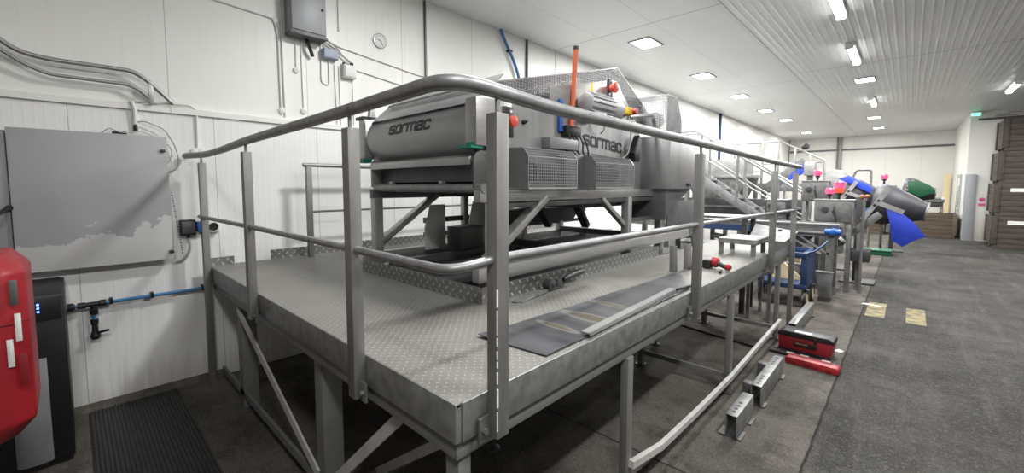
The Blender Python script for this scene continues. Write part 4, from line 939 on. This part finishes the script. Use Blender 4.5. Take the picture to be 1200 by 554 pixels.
# ------------------------------------------------------------------ crates
def untag(c):
    for o in list(c.children):
        if o.name.startswith('paper_tag'): bpy.data.objects.remove(o)
def crate(loc, label, w=1.6, d=1.25, h=.90, m='wood', grp='wooden box crates in the right-hand stack', tagm=True, boards=5):
    c = thing('wooden_crate', loc, label, 'crate', grp)
    bh_ = (h - .12) / boards
    for nm, x0, x1, y0, y1 in (('front_wall', 0, w, 0, .03), ('back_wall', 0, w, d - .03, d), ('side_wall', 0, .03, .03, d - .03), ('side_wall', w - .03, w, .03, d - .03)):
        b_ = MB()
        for i in range(boards): b_.box(x0, x1, y0, y1, .12 + i * bh_ + .004, .12 + (i + 1) * bh_ - .004)
        part(nm, b_, m, c, .003, True)
    for x0 in (.0, w - .1):
        part('corner_batten', MB().box(x0 + .0, x0 + .1, -.028, 0, .10, h), m, c, .004, True)
    part('side_batten', MB().box(-.028, 0, .0, .1, .10, h).box(-.028, 0, d - .1, d, .10, h), m, c, .004, True)
    part('base', MB().box(0, w, 0, d, .09, .12), m, c, .003, True)
    for yy in (0, d / 2 - .05, d - .1): part('runner', MB().box(.03, w - .03, yy, yy + .1, 0, .09), m, c, .004, True)
    if tagm: part('paper_tag', MB().box(.28, .62, -.004, -.001, h - .22, h - .12), 'paper', c, local=True)
    return c
CX0 = 1.745; CH = .905
cr = crate((CX0, 17.9, 0), 'bottom crate of the stacked wooden crates at the right edge', m='wood')
dup(cr, (CX0 + .01, 17.92, CH), 'second crate from the floor in the stack at the right edge')
untag(dup(cr, (CX0 + .035, 17.9, 2 * CH), 'third crate from the floor in the stack at the right edge'))
untag(dup(cr, (CX0 + .09, 17.93, 3 * CH), 'topmost crate of the stack at the right edge'))
dup(cr, (CX0 + 1.75, 17.95, 0), 'bottom crate of the neighbouring stack beyond the right edge')
cl = crate((-.42, 20.2, 0), 'low brown wooden crate before the end wall, right of the blue chute', 1.62, 1.2, .80, 'wood_warm', 'low brown crates by the end wall', False, 5)
dup(cl, (-2.2, 20.3, 0), 'low brown wooden crate before the end wall, behind the grey chutes')

# signs on the right wall
sg = thing('warning_sign', (1.68, YN - .01, 1.1), 'small pink and white warning notice on the worn white wall', 'sign')
part('board', MB().box(1.60, 1.76, YN - .006, YN - .001, 1.10, 1.42), 'paper', sg)
part('band', MB().box(1.605, 1.755, YN - .009, YN - .006, 1.11, 1.20), 'pink', sg)
part('symbol', MB().lathe((1.68, YN - .006, 1.315), (0, -1, 0), [(0, .07), (.003, .07), (.003, .052), (.001, .051)], 20).bar((1.635, YN - .008, 1.27), (1.725, YN - .008, 1.36), .004, .02), 'pink', sg)
part('figure', MB().box(1.66, 1.705, YN - .0085, YN - .006, 1.29, 1.33), 'black', sg)
ex = thing('exit_light', (1.40, YN - .1, 3.72), 'green glowing emergency light high at the wall corner', 'light')
part('housing', MB().box(1.28, 1.52, YN - .16, YN - .10, 3.97, 4.05), 'white', ex, .006); part('lens', MB().box(1.30, 1.50, YN - .18, YN - .16, 3.93, 4.03), 'greenglow', ex, .004)
part('bracket', MB().box(1.38, 1.42, YN - .10, YN, 3.99, 4.05), 'white', ex)
solo('wall_pipework', MB().tube(fillet([(1.85, YN - .03, 3.94), (2.1, YN - .03, 3.94), (2.1, YN - .03, 3.99), (2.35, YN - .03, 3.99)], .03, 4), .014, 8).tube([(1.8, YN - .03, 3.90), (2.3, YN - .03, 3.90)], .012, 8), 'cable_grey', 'grey pipework high on the right wall near the ceiling', 'pipe')
solo('wall_column', MB().box(-2.54, -2.44, YF - .12, YF - .052, 0, ZC).cyl((-2.60, YF - .09, 0), (-2.60, YF - .09, ZC), .03, 8), 'steel_post', 'dark steel column on the end wall behind the pink lights', 'column')
solo('leaning_panel', MB().prism([(1.02, 1.35), (1.22, 1.35), (1.22, 2.30), (1.04, 2.22)], 'y', 25.2, 25.24).box(1.02, 1.22, 25.2, 25.24, 0, 1.35), 'cream', 'cream yellow board standing in the far corner by the door', 'board')

# ------------------------------------------------------------------ packing line in the background
cv = thing('cross_conveyor', (-2.2, 8.1, 0), 'long low steel cross conveyor running behind the platform end', 'conveyor')
part('side_plate', MB().box(-4.2, -.74, 7.94, 7.96, .98, 1.12), 'steel_bg', cv, .003)
part('side_plate', MB().box(-4.2, -.74, 8.50, 8.52, .98, 1.16), 'steel_bg', cv, .003)
part('top_edge', MB().box(-4.2, -.74, 7.90, 7.98, 1.15, 1.175).box(-4.2, -.74, 7.93, 7.95, 1.12, 1.15), 'lite_bg', cv, .003)
part('belt', MB().box(-4.2, -.76, 7.98, 8.50, 1.08, 1.10), 'drum', cv)
part('belt_guide', MB().box(-1.9, -.9, 7.90, 7.93, 1.02, 1.05), 'lite_bg', cv, .003)
part('blue_inset', MB().box(-3.0, -1.9, 7.932, 7.94, .99, 1.08), 'navy', cv)
mo = part('motor', MB().lathe((-.80, 7.93, 1.06), (0, -1, 0), [(0, .055), (.08, .055), (.10, .04), (.13, .04), (.14, .02)], 20), 'blue', cv, label='blue gear motor')
part('motor_body', MB().cyl((-.90, 7.86, 1.06), (-.70, 7.86, 1.06), .045, 16), 'blue', mo)
for xx in (-.84, -2.1, -3.6):
    for yy in (8.0, 8.44):
        l = part('leg', MB().box(xx - .045, xx + .045, yy - .03, yy + .03, .10, .98), 'galv_bg', cv, .004)
        part('foot', MB().cyl((xx, yy, 0), (xx, yy, .12), .055, 14), 'steel_bg', l)
for dx in (0, .20): part('brace', MB().bar((-1.50 + dx, 7.98, 1.0), (-.95 + dx * .5, 7.98, .70), .02, .03), 'lite_bg', cv)
part('lever', MB().tube([(-.90, 8.56, 1.34), (-.83, 8.55, 1.20), (-.80, 8.53, 1.05)], [.012, .012, .018], 8), 'black', cv)
part('drip_pan', MB().prism([(-2.05, .92), (-1.1, .92), (-1.3, .70), (-1.75, .70)], 'y', 8.0, 8.45), 'dark_bg', cv)
hp = thing('discharge_hopper', (-.87, 7.85, 0), 'small steel bin with sloping sides on the floor right of the blue trolley', 'bin')
part('bin', MB().prism([(-.93, .06), (-.80, .06), (-.77, .44), (-.98, .44)], 'y', 7.80, 7.88), 'steel_bg', hp, .003)
part('base', MB().box(-.94, -.79, 7.79, 7.89, 0, .06), 'dark_bg', hp)
part('rim', MB().box(-.985, -.765, 7.79, 7.89, .44, .455), 'lite_bg', hp)
solo('cardboard_box', MB().box(-1.75, -1.35, 8.9, 9.0, 0, .62).box(-1.75, -1.35, 9.0, 9.05, 0, .60), 'cream', 'brown cardboard box standing under the cross conveyor', 'box', None, .01)
mt = thing('floor_motor', (-2.4, 8.2, 0), 'dark pump unit on the floor under the cross conveyor', 'pump')
part('base', MB().box(-2.8, -2.2, 8.05, 8.40, 0, .10), 'dark_bg', mt, .006)
part('body', MB().lathe((-2.75, 8.22, .30), (1, 0, 0), [(0, .10), (.02, .17), (.40, .17), (.45, .10), (.55, .10)], 22), 'dark_bg', mt)
part('pipe', MB().tube(fillet([(-2.25, 8.22, .40), (-2.25, 8.22, .80), (-2.6, 8.22, .84)], .08, 5), .05, 12), 'steel_bg', mt)
# control cabinets and beacons
def cabinet(nm, loc, w, d, h, stand, label, m='steel_bg'):
    c = thing(nm, loc, label, 'cabinet', 'steel control cabinets on the packing line')
    part('body', MB().box(-w / 2, w / 2, 0, d, stand, stand + h), m, c, .006, True)
    part('door', MB().box(-w / 2 + .03, w / 2 - .03, -.014, 0, stand + .03, stand + h - .03), 'galv_bg', c, .004, True)
    part('handle', MB().tube(fillet([(.02 * w, -.02, stand + h * .75), (.02 * w, -.06, stand + h * .6), (.1 * w, -.06, stand + h * .2)], .03, 3), .012, 6), 'black', c, local=True)
    part('gauge', MB().lathe((-w * .22, -.014, stand + h * .6), (0, -1, 0), [(0, .05), (.02, .05), (.025, .03)], 14), 'dark_bg', c, local=True)
    part('cover', MB().box(-w / 2 - .01, w / 2 + .01, -.02, d + .01, stand + h, stand + h + .02), 'lite_bg', c, .003, True)
    for sx in (-1, 1):
        for yy in (.04, d - .04): part('leg', MB().box(sx * (w / 2 - .05) - .03, sx * (w / 2 - .05) + .03, yy - .03, yy + .03, 0, stand), m, c, .003, True)
    return c
cabinet('control_cabinet', (-.895, 8.67, 0), .52, .20, .38, 1.13, 'nearer steel control cabinet under the double pink beacon')
cabinet('control_cabinet', (-1.24, 9.25, 0), .40, .3, .36, 1.47, 'smaller steel control cabinet behind, under the single pink beacon')
cabinet('control_cabinet', (-1.80, 9.1, 0), .36, .4, .26, 1.22, 'dark steel box with round motor seen between the last two rail posts', 'dark_bg')
def beacon(loc, label, s=1., two=False, m='pinkglow'):
    b = thing('signal_beacon', loc, label, 'beacon', 'pink signal beacons on the packing line')
    part('stem', MB().cyl((0, 0, 0), (0, 0, .07 * s), .022 * s, 10).cyl((0, 0, .07 * s), (0, 0, .11 * s), .045 * s, 14), 'black', b, local=True)
    z = .11 * s
    if two: part('lower_lens', MB().lathe((0, 0, z), (0, 0, 1), [(0, .06 * s), (.07 * s, .075 * s), (.08 * s, .06 * s)], 18), 'redglow', b, local=True); z += .08 * s
    part('lens', MB().lathe((0, 0, z), (0, 0, 1), [(0, .06 * s), (.01, .075 * s), (.10 * s, .075 * s), (.12 * s, .05 * s), (.125 * s, .0)], 18), m, b, local=True)
    return b
beacon((-.835, 8.70, 1.532), 'largest pink beacon with an orange-red lower lens, on the nearer cabinet', .95, True)
beacon((-.965, 8.74, 1.532), 'pink beacon just left of the double one, partly hidden behind it', .8)
bpy.data.objects['signal_beacon.001'].location.z = 1.532
beacon((-1.225, 9.4, 1.852), 'pink beacon on the smaller cabinet beside the last rail post', .8)
beacon((-.49, 14.72, 1.82), 'small distant pink beacon before the end wall', 1.0)
pb = thing('beacon_pole', (-.49, 14.72, 0), 'thin dark pole holding the distant pink beacon', 'pole')
part('pole', MB().cyl((-.49, 14.72, .02), (-.49, 14.72, 1.82), .03, 10), 'dark_bg', pb); part('base', MB().box(-.60, -.38, 14.62, 14.82, 0, .02), 'dark_bg', pb)
solo('safety_sign', MB().box(-.59, -.39, 14.67, 14.689, 1.66, 1.78), 'green', 'small green sign below the distant pink beacon', 'sign')
# bagging chutes
def chute(nm, loc, label, sheet, s=1., first=None):
    c = thing(nm, loc, label, 'chute', 'bagging chutes with coloured spouts')
    A, B = Vector((0, 0, 0)), Vector((.62, 0, -.12))
    ax = (B - A)
    def tub():
        mb = MB(); n = 28; d = ax.normalized(); up = Vector((0, 0, 1)); a = d.cross(up).normalized(); b = a.cross(d)
        prof = [(0., .0), (0., .33), (.04, .355), (.22, .35), (.42, .27), (.68, .155), (.70, .15), (.70, .0)]
        mb.lathe(A, d, [(t * s * 1, r * s) for t, r in prof], n); return mb
    part('barrel', tub(), 'drum', c, local=True)
    part('end_ring', MB().lathe(B * s + ax.normalized() * .06 * s, ax, [(0, .158 * s), (.02, .162 * s), (.03, .162 * s), (.03, .13 * s)], 24), 'steel_bg', c, local=True)
    fr_ = MB().bar((-.10 * s, -.37 * s, -.28 * s), (.23 * s, -.37 * s, .27 * s), .075 * s, .014, (0, 1, 0)).bar((.08 * s, -.375 * s, .02 * s), (.42 * s, -.37 * s, -.14 * s), .075 * s, .014, (0, 1, 0))
    part('bracket', fr_, 'lite_bg', c, local=True, label='pale T-shaped bracket')
    for px_, pz_ in ((.05, -.03), (.10, .05)): part('bolt', MB().lathe((px_ * s, -.378 * s, pz_ * s), (0, -1, 0), [(0, .022 * s), (.012, .022 * s), (.014, 0)], 8), 'black', c, local=True)
    part('stand', MB().box(-.22 * s, -.12 * s, -.06, .06, -loc[2], .1).box(-.40 * s, .1 * s, -.25, .25, -loc[2], -loc[2] + .03), 'dark_bg', c, .004, True)
    return c
def spout(c, pts, m, y0=-.30, y1=.24):
    # folded sheet: front flap with a gutter form
    mb = MB(); n = len(pts)
    cen = Vector((sum(p[0] for p in pts) / n, sum(p[1] for p in pts) / n))
    mb.prism(pts, 'y', y0, y0 + .012)
    mb.prism([(p[0] * .92 + cen.x * .08, p[1] * .92 + cen.y * .08) for p in pts], 'y', y1 - .012, y1)
    lo = sorted(pts, key=lambda p: p[1])
    a, b = pts[-1], pts[-2]
    mb.add([(a[0], y0, a[1]), (b[0], y0, b[1]), (b[0], y1, b[1]), (a[0], y1, a[1]), (a[0], y0, a[1] + .012), (b[0], y0, b[1] + .012), (b[0], y1, b[1] + .012), (a[0], y1, a[1] + .012)],
           [(0, 1, 2, 3), (4, 7, 6, 5), (0, 4, 5, 1), (1, 5, 6, 2), (2, 6, 7, 3), (3, 7, 4, 0)])
    part('spout', mb, m, c, .003, True)
c1 = chute('bagging_chute', (-.47, 9.85, 1.45), 'nearest dark grey bagging chute with pale bracket and hanging blue spout', 'bluesheet')
spout(c1, [(.20, -.09), (.40, -.15), (.55, -.30), (.70, -.52), (.56, -.60), (.43, -.71), (.30, -.62), (.28, -.50), (.25, -.30)], 'bluesheet', -.37, -.02)
c2_ = chute('bagging_chute', (-.98, 11.2, 1.60), 'dark grey bagging chute half hidden behind the nearest, with blue rear cover', 'bluesheet', .9)
spout(c2_, [(-.10, .30), (.08, .36), (.45, .12), (.42, .0), (.05, .22)], 'bluesheet', -.30, -.02)
c3 = chute('bagging_chute', (-.14, 15.2, 1.66), 'farthest bagging chute with a dark green spout', 'green', .9)
spout(c3, [(.10, .22), (.30, .22), (.52, .10), (.62, -.06), (.50, -.12), (.35, -.20), (.12, -.06)], 'green', -.36, -.02)
fd = thing('inclined_feeder', (-.6, 9.12, 0), 'short inclined steel feeder under the nearest chute', 'conveyor')
part('belt', MB().bar((-.80, 9.23, .74), (-.36, 9.23, 1.26), .40, .03, (0, 0, 1)), 'drum', fd)
for yy in (9.02, 9.44): part('side_plate', MB().bar((-.88, yy, .74), (-.34, yy, 1.28), .02, .11, (0, 0, 1)), 'galv_bg', fd, .003)
for yy in (9.04, 9.42): part('leg', MB().box(-.60, -.54, yy - .025, yy + .025, 0, 1.02), 'steel_bg', fd, .003)
for s_ in (0, .09): part('collar', MB().lathe((-.80 + s_, 8.98, .82 + s_ * .9), (.7, 0, .7), [(0, .05), (.03, .055), (.04, .05)], 14), 'white', fd)
part('junction', MB().box(-.90, -.78, 8.98, 8.98, .95, 1.12), 'black', fd, .004)
part('drive_box', MB().box(-.72, -.42, 8.9, 9.32, .50, .68), 'dark_bg', fd, .006)
mb = MB().box(-.98, -.25, 14.0, 14.5, 0, .10).box(-1.0, -.23, 13.98, 14.52, .10, .13)
solo('green_pallet', mb, 'green', 'flat green plastic pallet on the floor beneath the blue spout', 'pallet', None, .006)
solo('copper_fitting', MB().lathe((-.58, 8.82, 1.57), (1, 0, .1), [(0, .03), (.03, .045), (.06, .025), (.10, .04), (.13, .02)], 14), 'copper', 'brown copper fitting between the nearer cabinet and the nearest chute', 'fitting')
solo('pipe_stub', MB().cyl((-.52, 8.82, 0), (-.52, 8.82, 1.54), .022, 12), 'steel_bg', 'grey pipe stub under the copper fitting', 'pipe')
# wire guard frame
wf = thing('guard_frame', (-1.0, 15.5, 0), 'light grey upright guard frame standing behind the chutes', 'frame')
part('frame', MB().tube(fillet([(-1.20, 15.5, 0), (-1.20, 15.5, 2.0), (-1.12, 15.5, 2.20), (-.80, 15.5, 2.20), (-.78, 15.5, 0)], .08, 5), .03, 10), 'galv_bg', wf)
part('mid_bar', MB().tube([(-1.2, 15.5, 1.55), (-.78, 15.5, 1.55)], .02, 8), 'galv_bg', wf); part('panel', MB().box(-1.17, -.82, 15.49, 15.51, 1.0, 1.54), 'blue', wf)
# low table machine at the right back
tm = thing('packing_table', (.55, 22.3, 0), 'grey packing table with rollers behind the low crates', 'table')
part('top', MB().box(.22, .95, 21.8, 22.8, 1.15, 1.25), 'galv_bg', tm, .006)
part('bed', MB().box(.25, .92, 21.85, 22.75, .96, 1.15), 'dark_bg', tm, .006)
for xx in (.28, .9):
    for yy in (21.88, 22.7): part('leg', MB().box(xx - .035, xx + .035, yy - .035, yy + .035, 0, .96), 'galv_bg', tm, .004)
for i in range(5): part('roller', MB().cyl((.27, 21.92 + i * .19, 1.28), (.90, 21.92 + i * .19, 1.28), .035, 12), 'steel_bg', tm)
part('knob', MB().lathe((.90, 21.78, 1.30), (0, -1, 0), [(0, .05), (.05, .05), (.06, .02)], 14), 'white', tm)
# stairs with handrails
sr = thing('access_stair', (-2.3, 10.0, 0), 'steel access stair with tubular handrails descending towards the packing line', 'stair')
def hz(x): return 2.947 - .675 * (x + 3.455)
for yy in (9.72, 10.28): part('stringer', MB().bar((-3.75, yy, hz(-3.75) - 1.0), (-1.15, yy, hz(-1.15) - 1.0), .03, .17, (0, 0, 1)), 'steel_bg', sr, .003)
for i in range(9):
    x = -3.62 + i * .29
    part('tread', MB().box(x - .12, x + .12, 9.735, 10.265, hz(x) - 1.0, hz(x) - .975), 'galv_bg', sr)
for yy in (9.72, 10.28):
    part('handrail', MB().tube(fillet([(-4.0, yy, 2.98), (-3.5, yy, 2.965), (-1.22, yy, 1.44), (-1.18, yy, .42)], .08, 5), .026, 10), 'lite_bg', sr)
    part('mid_rail', MB().tube([(-3.6, yy, 2.54), (-1.20, yy, .90)], .017, 8), 'lite_bg', sr)
    for x in (-3.4, -2.65, -1.9): part('baluster', MB().box(x - .022, x + .022, yy - .02, yy + .02, hz(x) - 1.0, hz(x) - .01), 'steel_bg', sr)
for yy in (9.72, 10.28): part('leg', MB().box(-3.73, -3.67, yy - .03, yy + .03, 0, 2.10), 'steel_bg', sr); part('leg', MB().box(-2.43, -2.37, yy - .03, yy + .03, 0, 1.20), 'steel_bg', sr)
# gantry with railing
gt = thing('gantry_platform', (-2.5, 12.7, 0), 'high steel gantry with thin handrail behind the stair', 'platform')
part('deck', MB().box(-4.0, -1.42, 12.1, 13.4, 1.70, 1.78), 'steel_bg', gt, .004)
part('fascia', MB().box(-4.0, -1.42, 12.06, 12.1, 1.62, 1.82), 'lite_bg', gt, .003)
gr = fillet([(-4.0, 12.85, 2.86), (-2.45, 12.85, 2.86), (-1.46, 12.15, 2.42), (-1.46, 12.15, 1.78)], .06, 4)
part('handrail', MB().tube([(-3.9, 12.15, 2.84), (-2.36, 12.15, 2.84)], .022, 8).tube([(-2.36, 12.15, 2.84), (-1.46, 12.15, 2.34), (-1.46, 12.15, 1.78)], .022, 8), 'lite_bg', gt)
for xx in (-3.4, -2.75, -2.40, -2.05, -1.75): part('rail_post', MB().box(xx - .022, xx + .022, 12.13, 12.17, 1.78, 2.84 if xx < -2.36 else 2.84 - (xx + 2.36) * .556), 'lite_bg', gt, .002)
part('mid_rail', MB().tube([(-3.9, 12.15, 2.30), (-1.46, 12.15, 2.30)], .014, 8), 'lite_bg', gt)
for xx in (-3.9, -2.7, -1.5):
    for yy in (12.2, 13.3): part('leg', MB().box(xx - .05, xx + .05, yy - .05, yy + .05, 0, 1.70), 'steel_bg', gt, .004)
part('lamp_head', MB().lathe((-1.90, 12.12, 2.66), (.6, -.5, .2), [(0, .03), (.03, .06), (.12, .07), (.14, .05)], 14), 'black', gt)
# hopper machines on the gantry line
hm = thing('feed_hopper', (-3.3, 11.4, 0), 'large grey feed hopper with sloping chute seen behind the stair', 'hopper')
part('hopper', MB().prism([(-4.2, 1.95), (-2.75, 1.95), (-3.05, 1.30), (-3.9, 1.30)], 'y', 10.95, 11.9), 'galv_bg', hm, .006)
part('top_rim', MB().box(-4.25, -2.70, 10.90, 11.95, 1.95, 2.02), 'lite_bg', hm, .004)
part('cover', MB().box(-4.1, -2.85, 11.05, 11.8, 2.02, 2.40), 'lite_bg', hm, .01)
part('skirt', MB().prism([(-3.85, 1.30), (-3.1, 1.30), (-2.75, .95), (-3.85, .95)], 'y', 11.0, 11.7), 'lite_bg', hm, .004)
for xx in (-4.15, -2.80):
    for yy in (10.98, 11.85): part('leg', MB().box(xx - .04, xx + .04, yy - .04, yy + .04, 0, 1.95), 'steel_bg', hm, .004)
wt = thing('wash_tank', (-3.0, 10.6, 0), 'dark lower tank of the line seen through the stair rails', 'tank')
part('tank', MB().box(-4.2, -1.62, 10.5, 10.85, .75, 1.46), 'dark_bg', wt, .006)
for i in range(3): part('rib', MB().box(-4.2, -1.62, 10.47, 10.5, .85 + i * .20, .90 + i * .20), 'steel_bg', wt, .003)
for xx in (-4.0, -1.7): part('leg', MB().box(xx - .04, xx + .04, 10.58, 10.78, 0, .75), 'steel_bg', wt)
bl = thing('belt_lifter', (-2.1, 11.2, 0), 'steel belt elevator with blue flap behind the last rail posts', 'conveyor')
part('frame', MB().bar((-2.55, 11.35, 1.6), (-1.70, 11.35, 2.30), .08, .22, (0, 0, 1)), 'galv_bg', bl, .004)
part('flap', MB().prism([(-2.05, 1.84), (-1.75, 2.01), (-1.66, 2.18), (-1.74, 2.22), (-1.95, 2.04)], 'y', 11.22, 11.26), 'bluesheet', bl, .003)
part('head_box', MB().box(-1.72, -1.52, 11.2, 11.5, 1.98, 2.28), 'lite_bg', bl, .01)
part('column', MB().box(-1.67, -1.57, 11.3, 11.4, 0, 1.98), 'steel_bg', bl)
ph = thing('white_hood', (-1.0, 13.9, 0), 'pale rounded machine hood behind the beacons', 'machine')
part('hood', MB().prism([(-1.68, 1.6), (-1.14, 1.6), (-1.16, 1.97), (-1.27, 2.14), (-1.42, 2.18), (-1.66, 2.16)], 'y', 13.7, 14.2), 'lite_bg', ph, .02)
part('stand', MB().box(-1.62, -1.2, 13.75, 14.15, 0, 1.6), 'galv_bg', ph, .006)
# small bench between platform end and conveyor
sb = thing('work_bench', (-1.85, 6.5, 0), 'narrow steel bench with a flat top behind the step stool', 'bench')
part('top', MB().box(-2.55, -1.55, 6.25, 6.75, 1.30, 1.33), 'steel_bg', sb, .003)
for xx in (-2.5, -1.6):
    for yy in (6.29, 6.71): part('leg', MB().box(xx - .03, xx + .03, yy - .03, yy + .03, 0, 1.30), 'dark_bg', sb, .003)
part('shelf', MB().box(-2.52, -1.58, 6.28, 6.72, .9, .93), 'steel_bg', sb)
sc_ = thing('scrap_chute', (-1.45, 6.4, 0), 'sloping open steel chute at the platform end above the trolley', 'chute')
part('pan', MB().add([(-1.50, 6.05, 1.05), (-1.10, 6.05, 1.05), (-1.05, 6.65, 1.14), (-1.55, 6.65, 1.22), (-1.50, 6.05, 1.03), (-1.10, 6.05, 1.03), (-1.05, 6.65, 1.12), (-1.55, 6.65, 1.20)], [(0, 1, 2, 3), (4, 7, 6, 5), (0, 4, 5, 1), (1, 5, 6, 2), (2, 6, 7, 3), (3, 7, 4, 0)]), 'steel_bg', sc_)
for xx in (-1.48, -1.24): part('leg', MB().box(xx - .02, xx + .02, 6.08, 6.12, 0, 1.04), 'steel_bg', sc_)
for xx in (-1.44, -1.24): part('leg', MB().box(xx - .02, xx + .02, 6.56, 6.60, 0, 1.17), 'steel_bg', sc_)

# ------------------------------------------------------------------ world, camera, view
w = bpy.data.worlds.new('World'); SC.world = w; w.use_nodes = True
w.node_tree.nodes['Background'].inputs[0].default_value = (.8, .85, .9, 1); w.node_tree.nodes['Background'].inputs[1].default_value = .05
cam = bpy.data.cameras.new('camera'); co = bpy.data.objects.new('camera', cam); COL.objects.link(co); SC.camera = co
F = 491.; PIT = math.radians(4.1); PSI = math.atan(466 / F * math.cos(PIT))
cam.sensor_fit = 'HORIZONTAL'; cam.sensor_width = 36; cam.lens = 36 * F / 1200
cam.shift_y = -(277 - 253) / 1200
cam.clip_start = .05; cam.clip_end = 100
co.location = (0, 0, 1.75); co.rotation_euler = (PI / 2 - PIT, 0, PSI)
SC.view_settings.view_transform = 'Standard'; SC.view_settings.look = 'None'
SC.view_settings.exposure = .27; SC.view_settings.gamma = 1.; SC.view_settings.use_curve_mapping = False
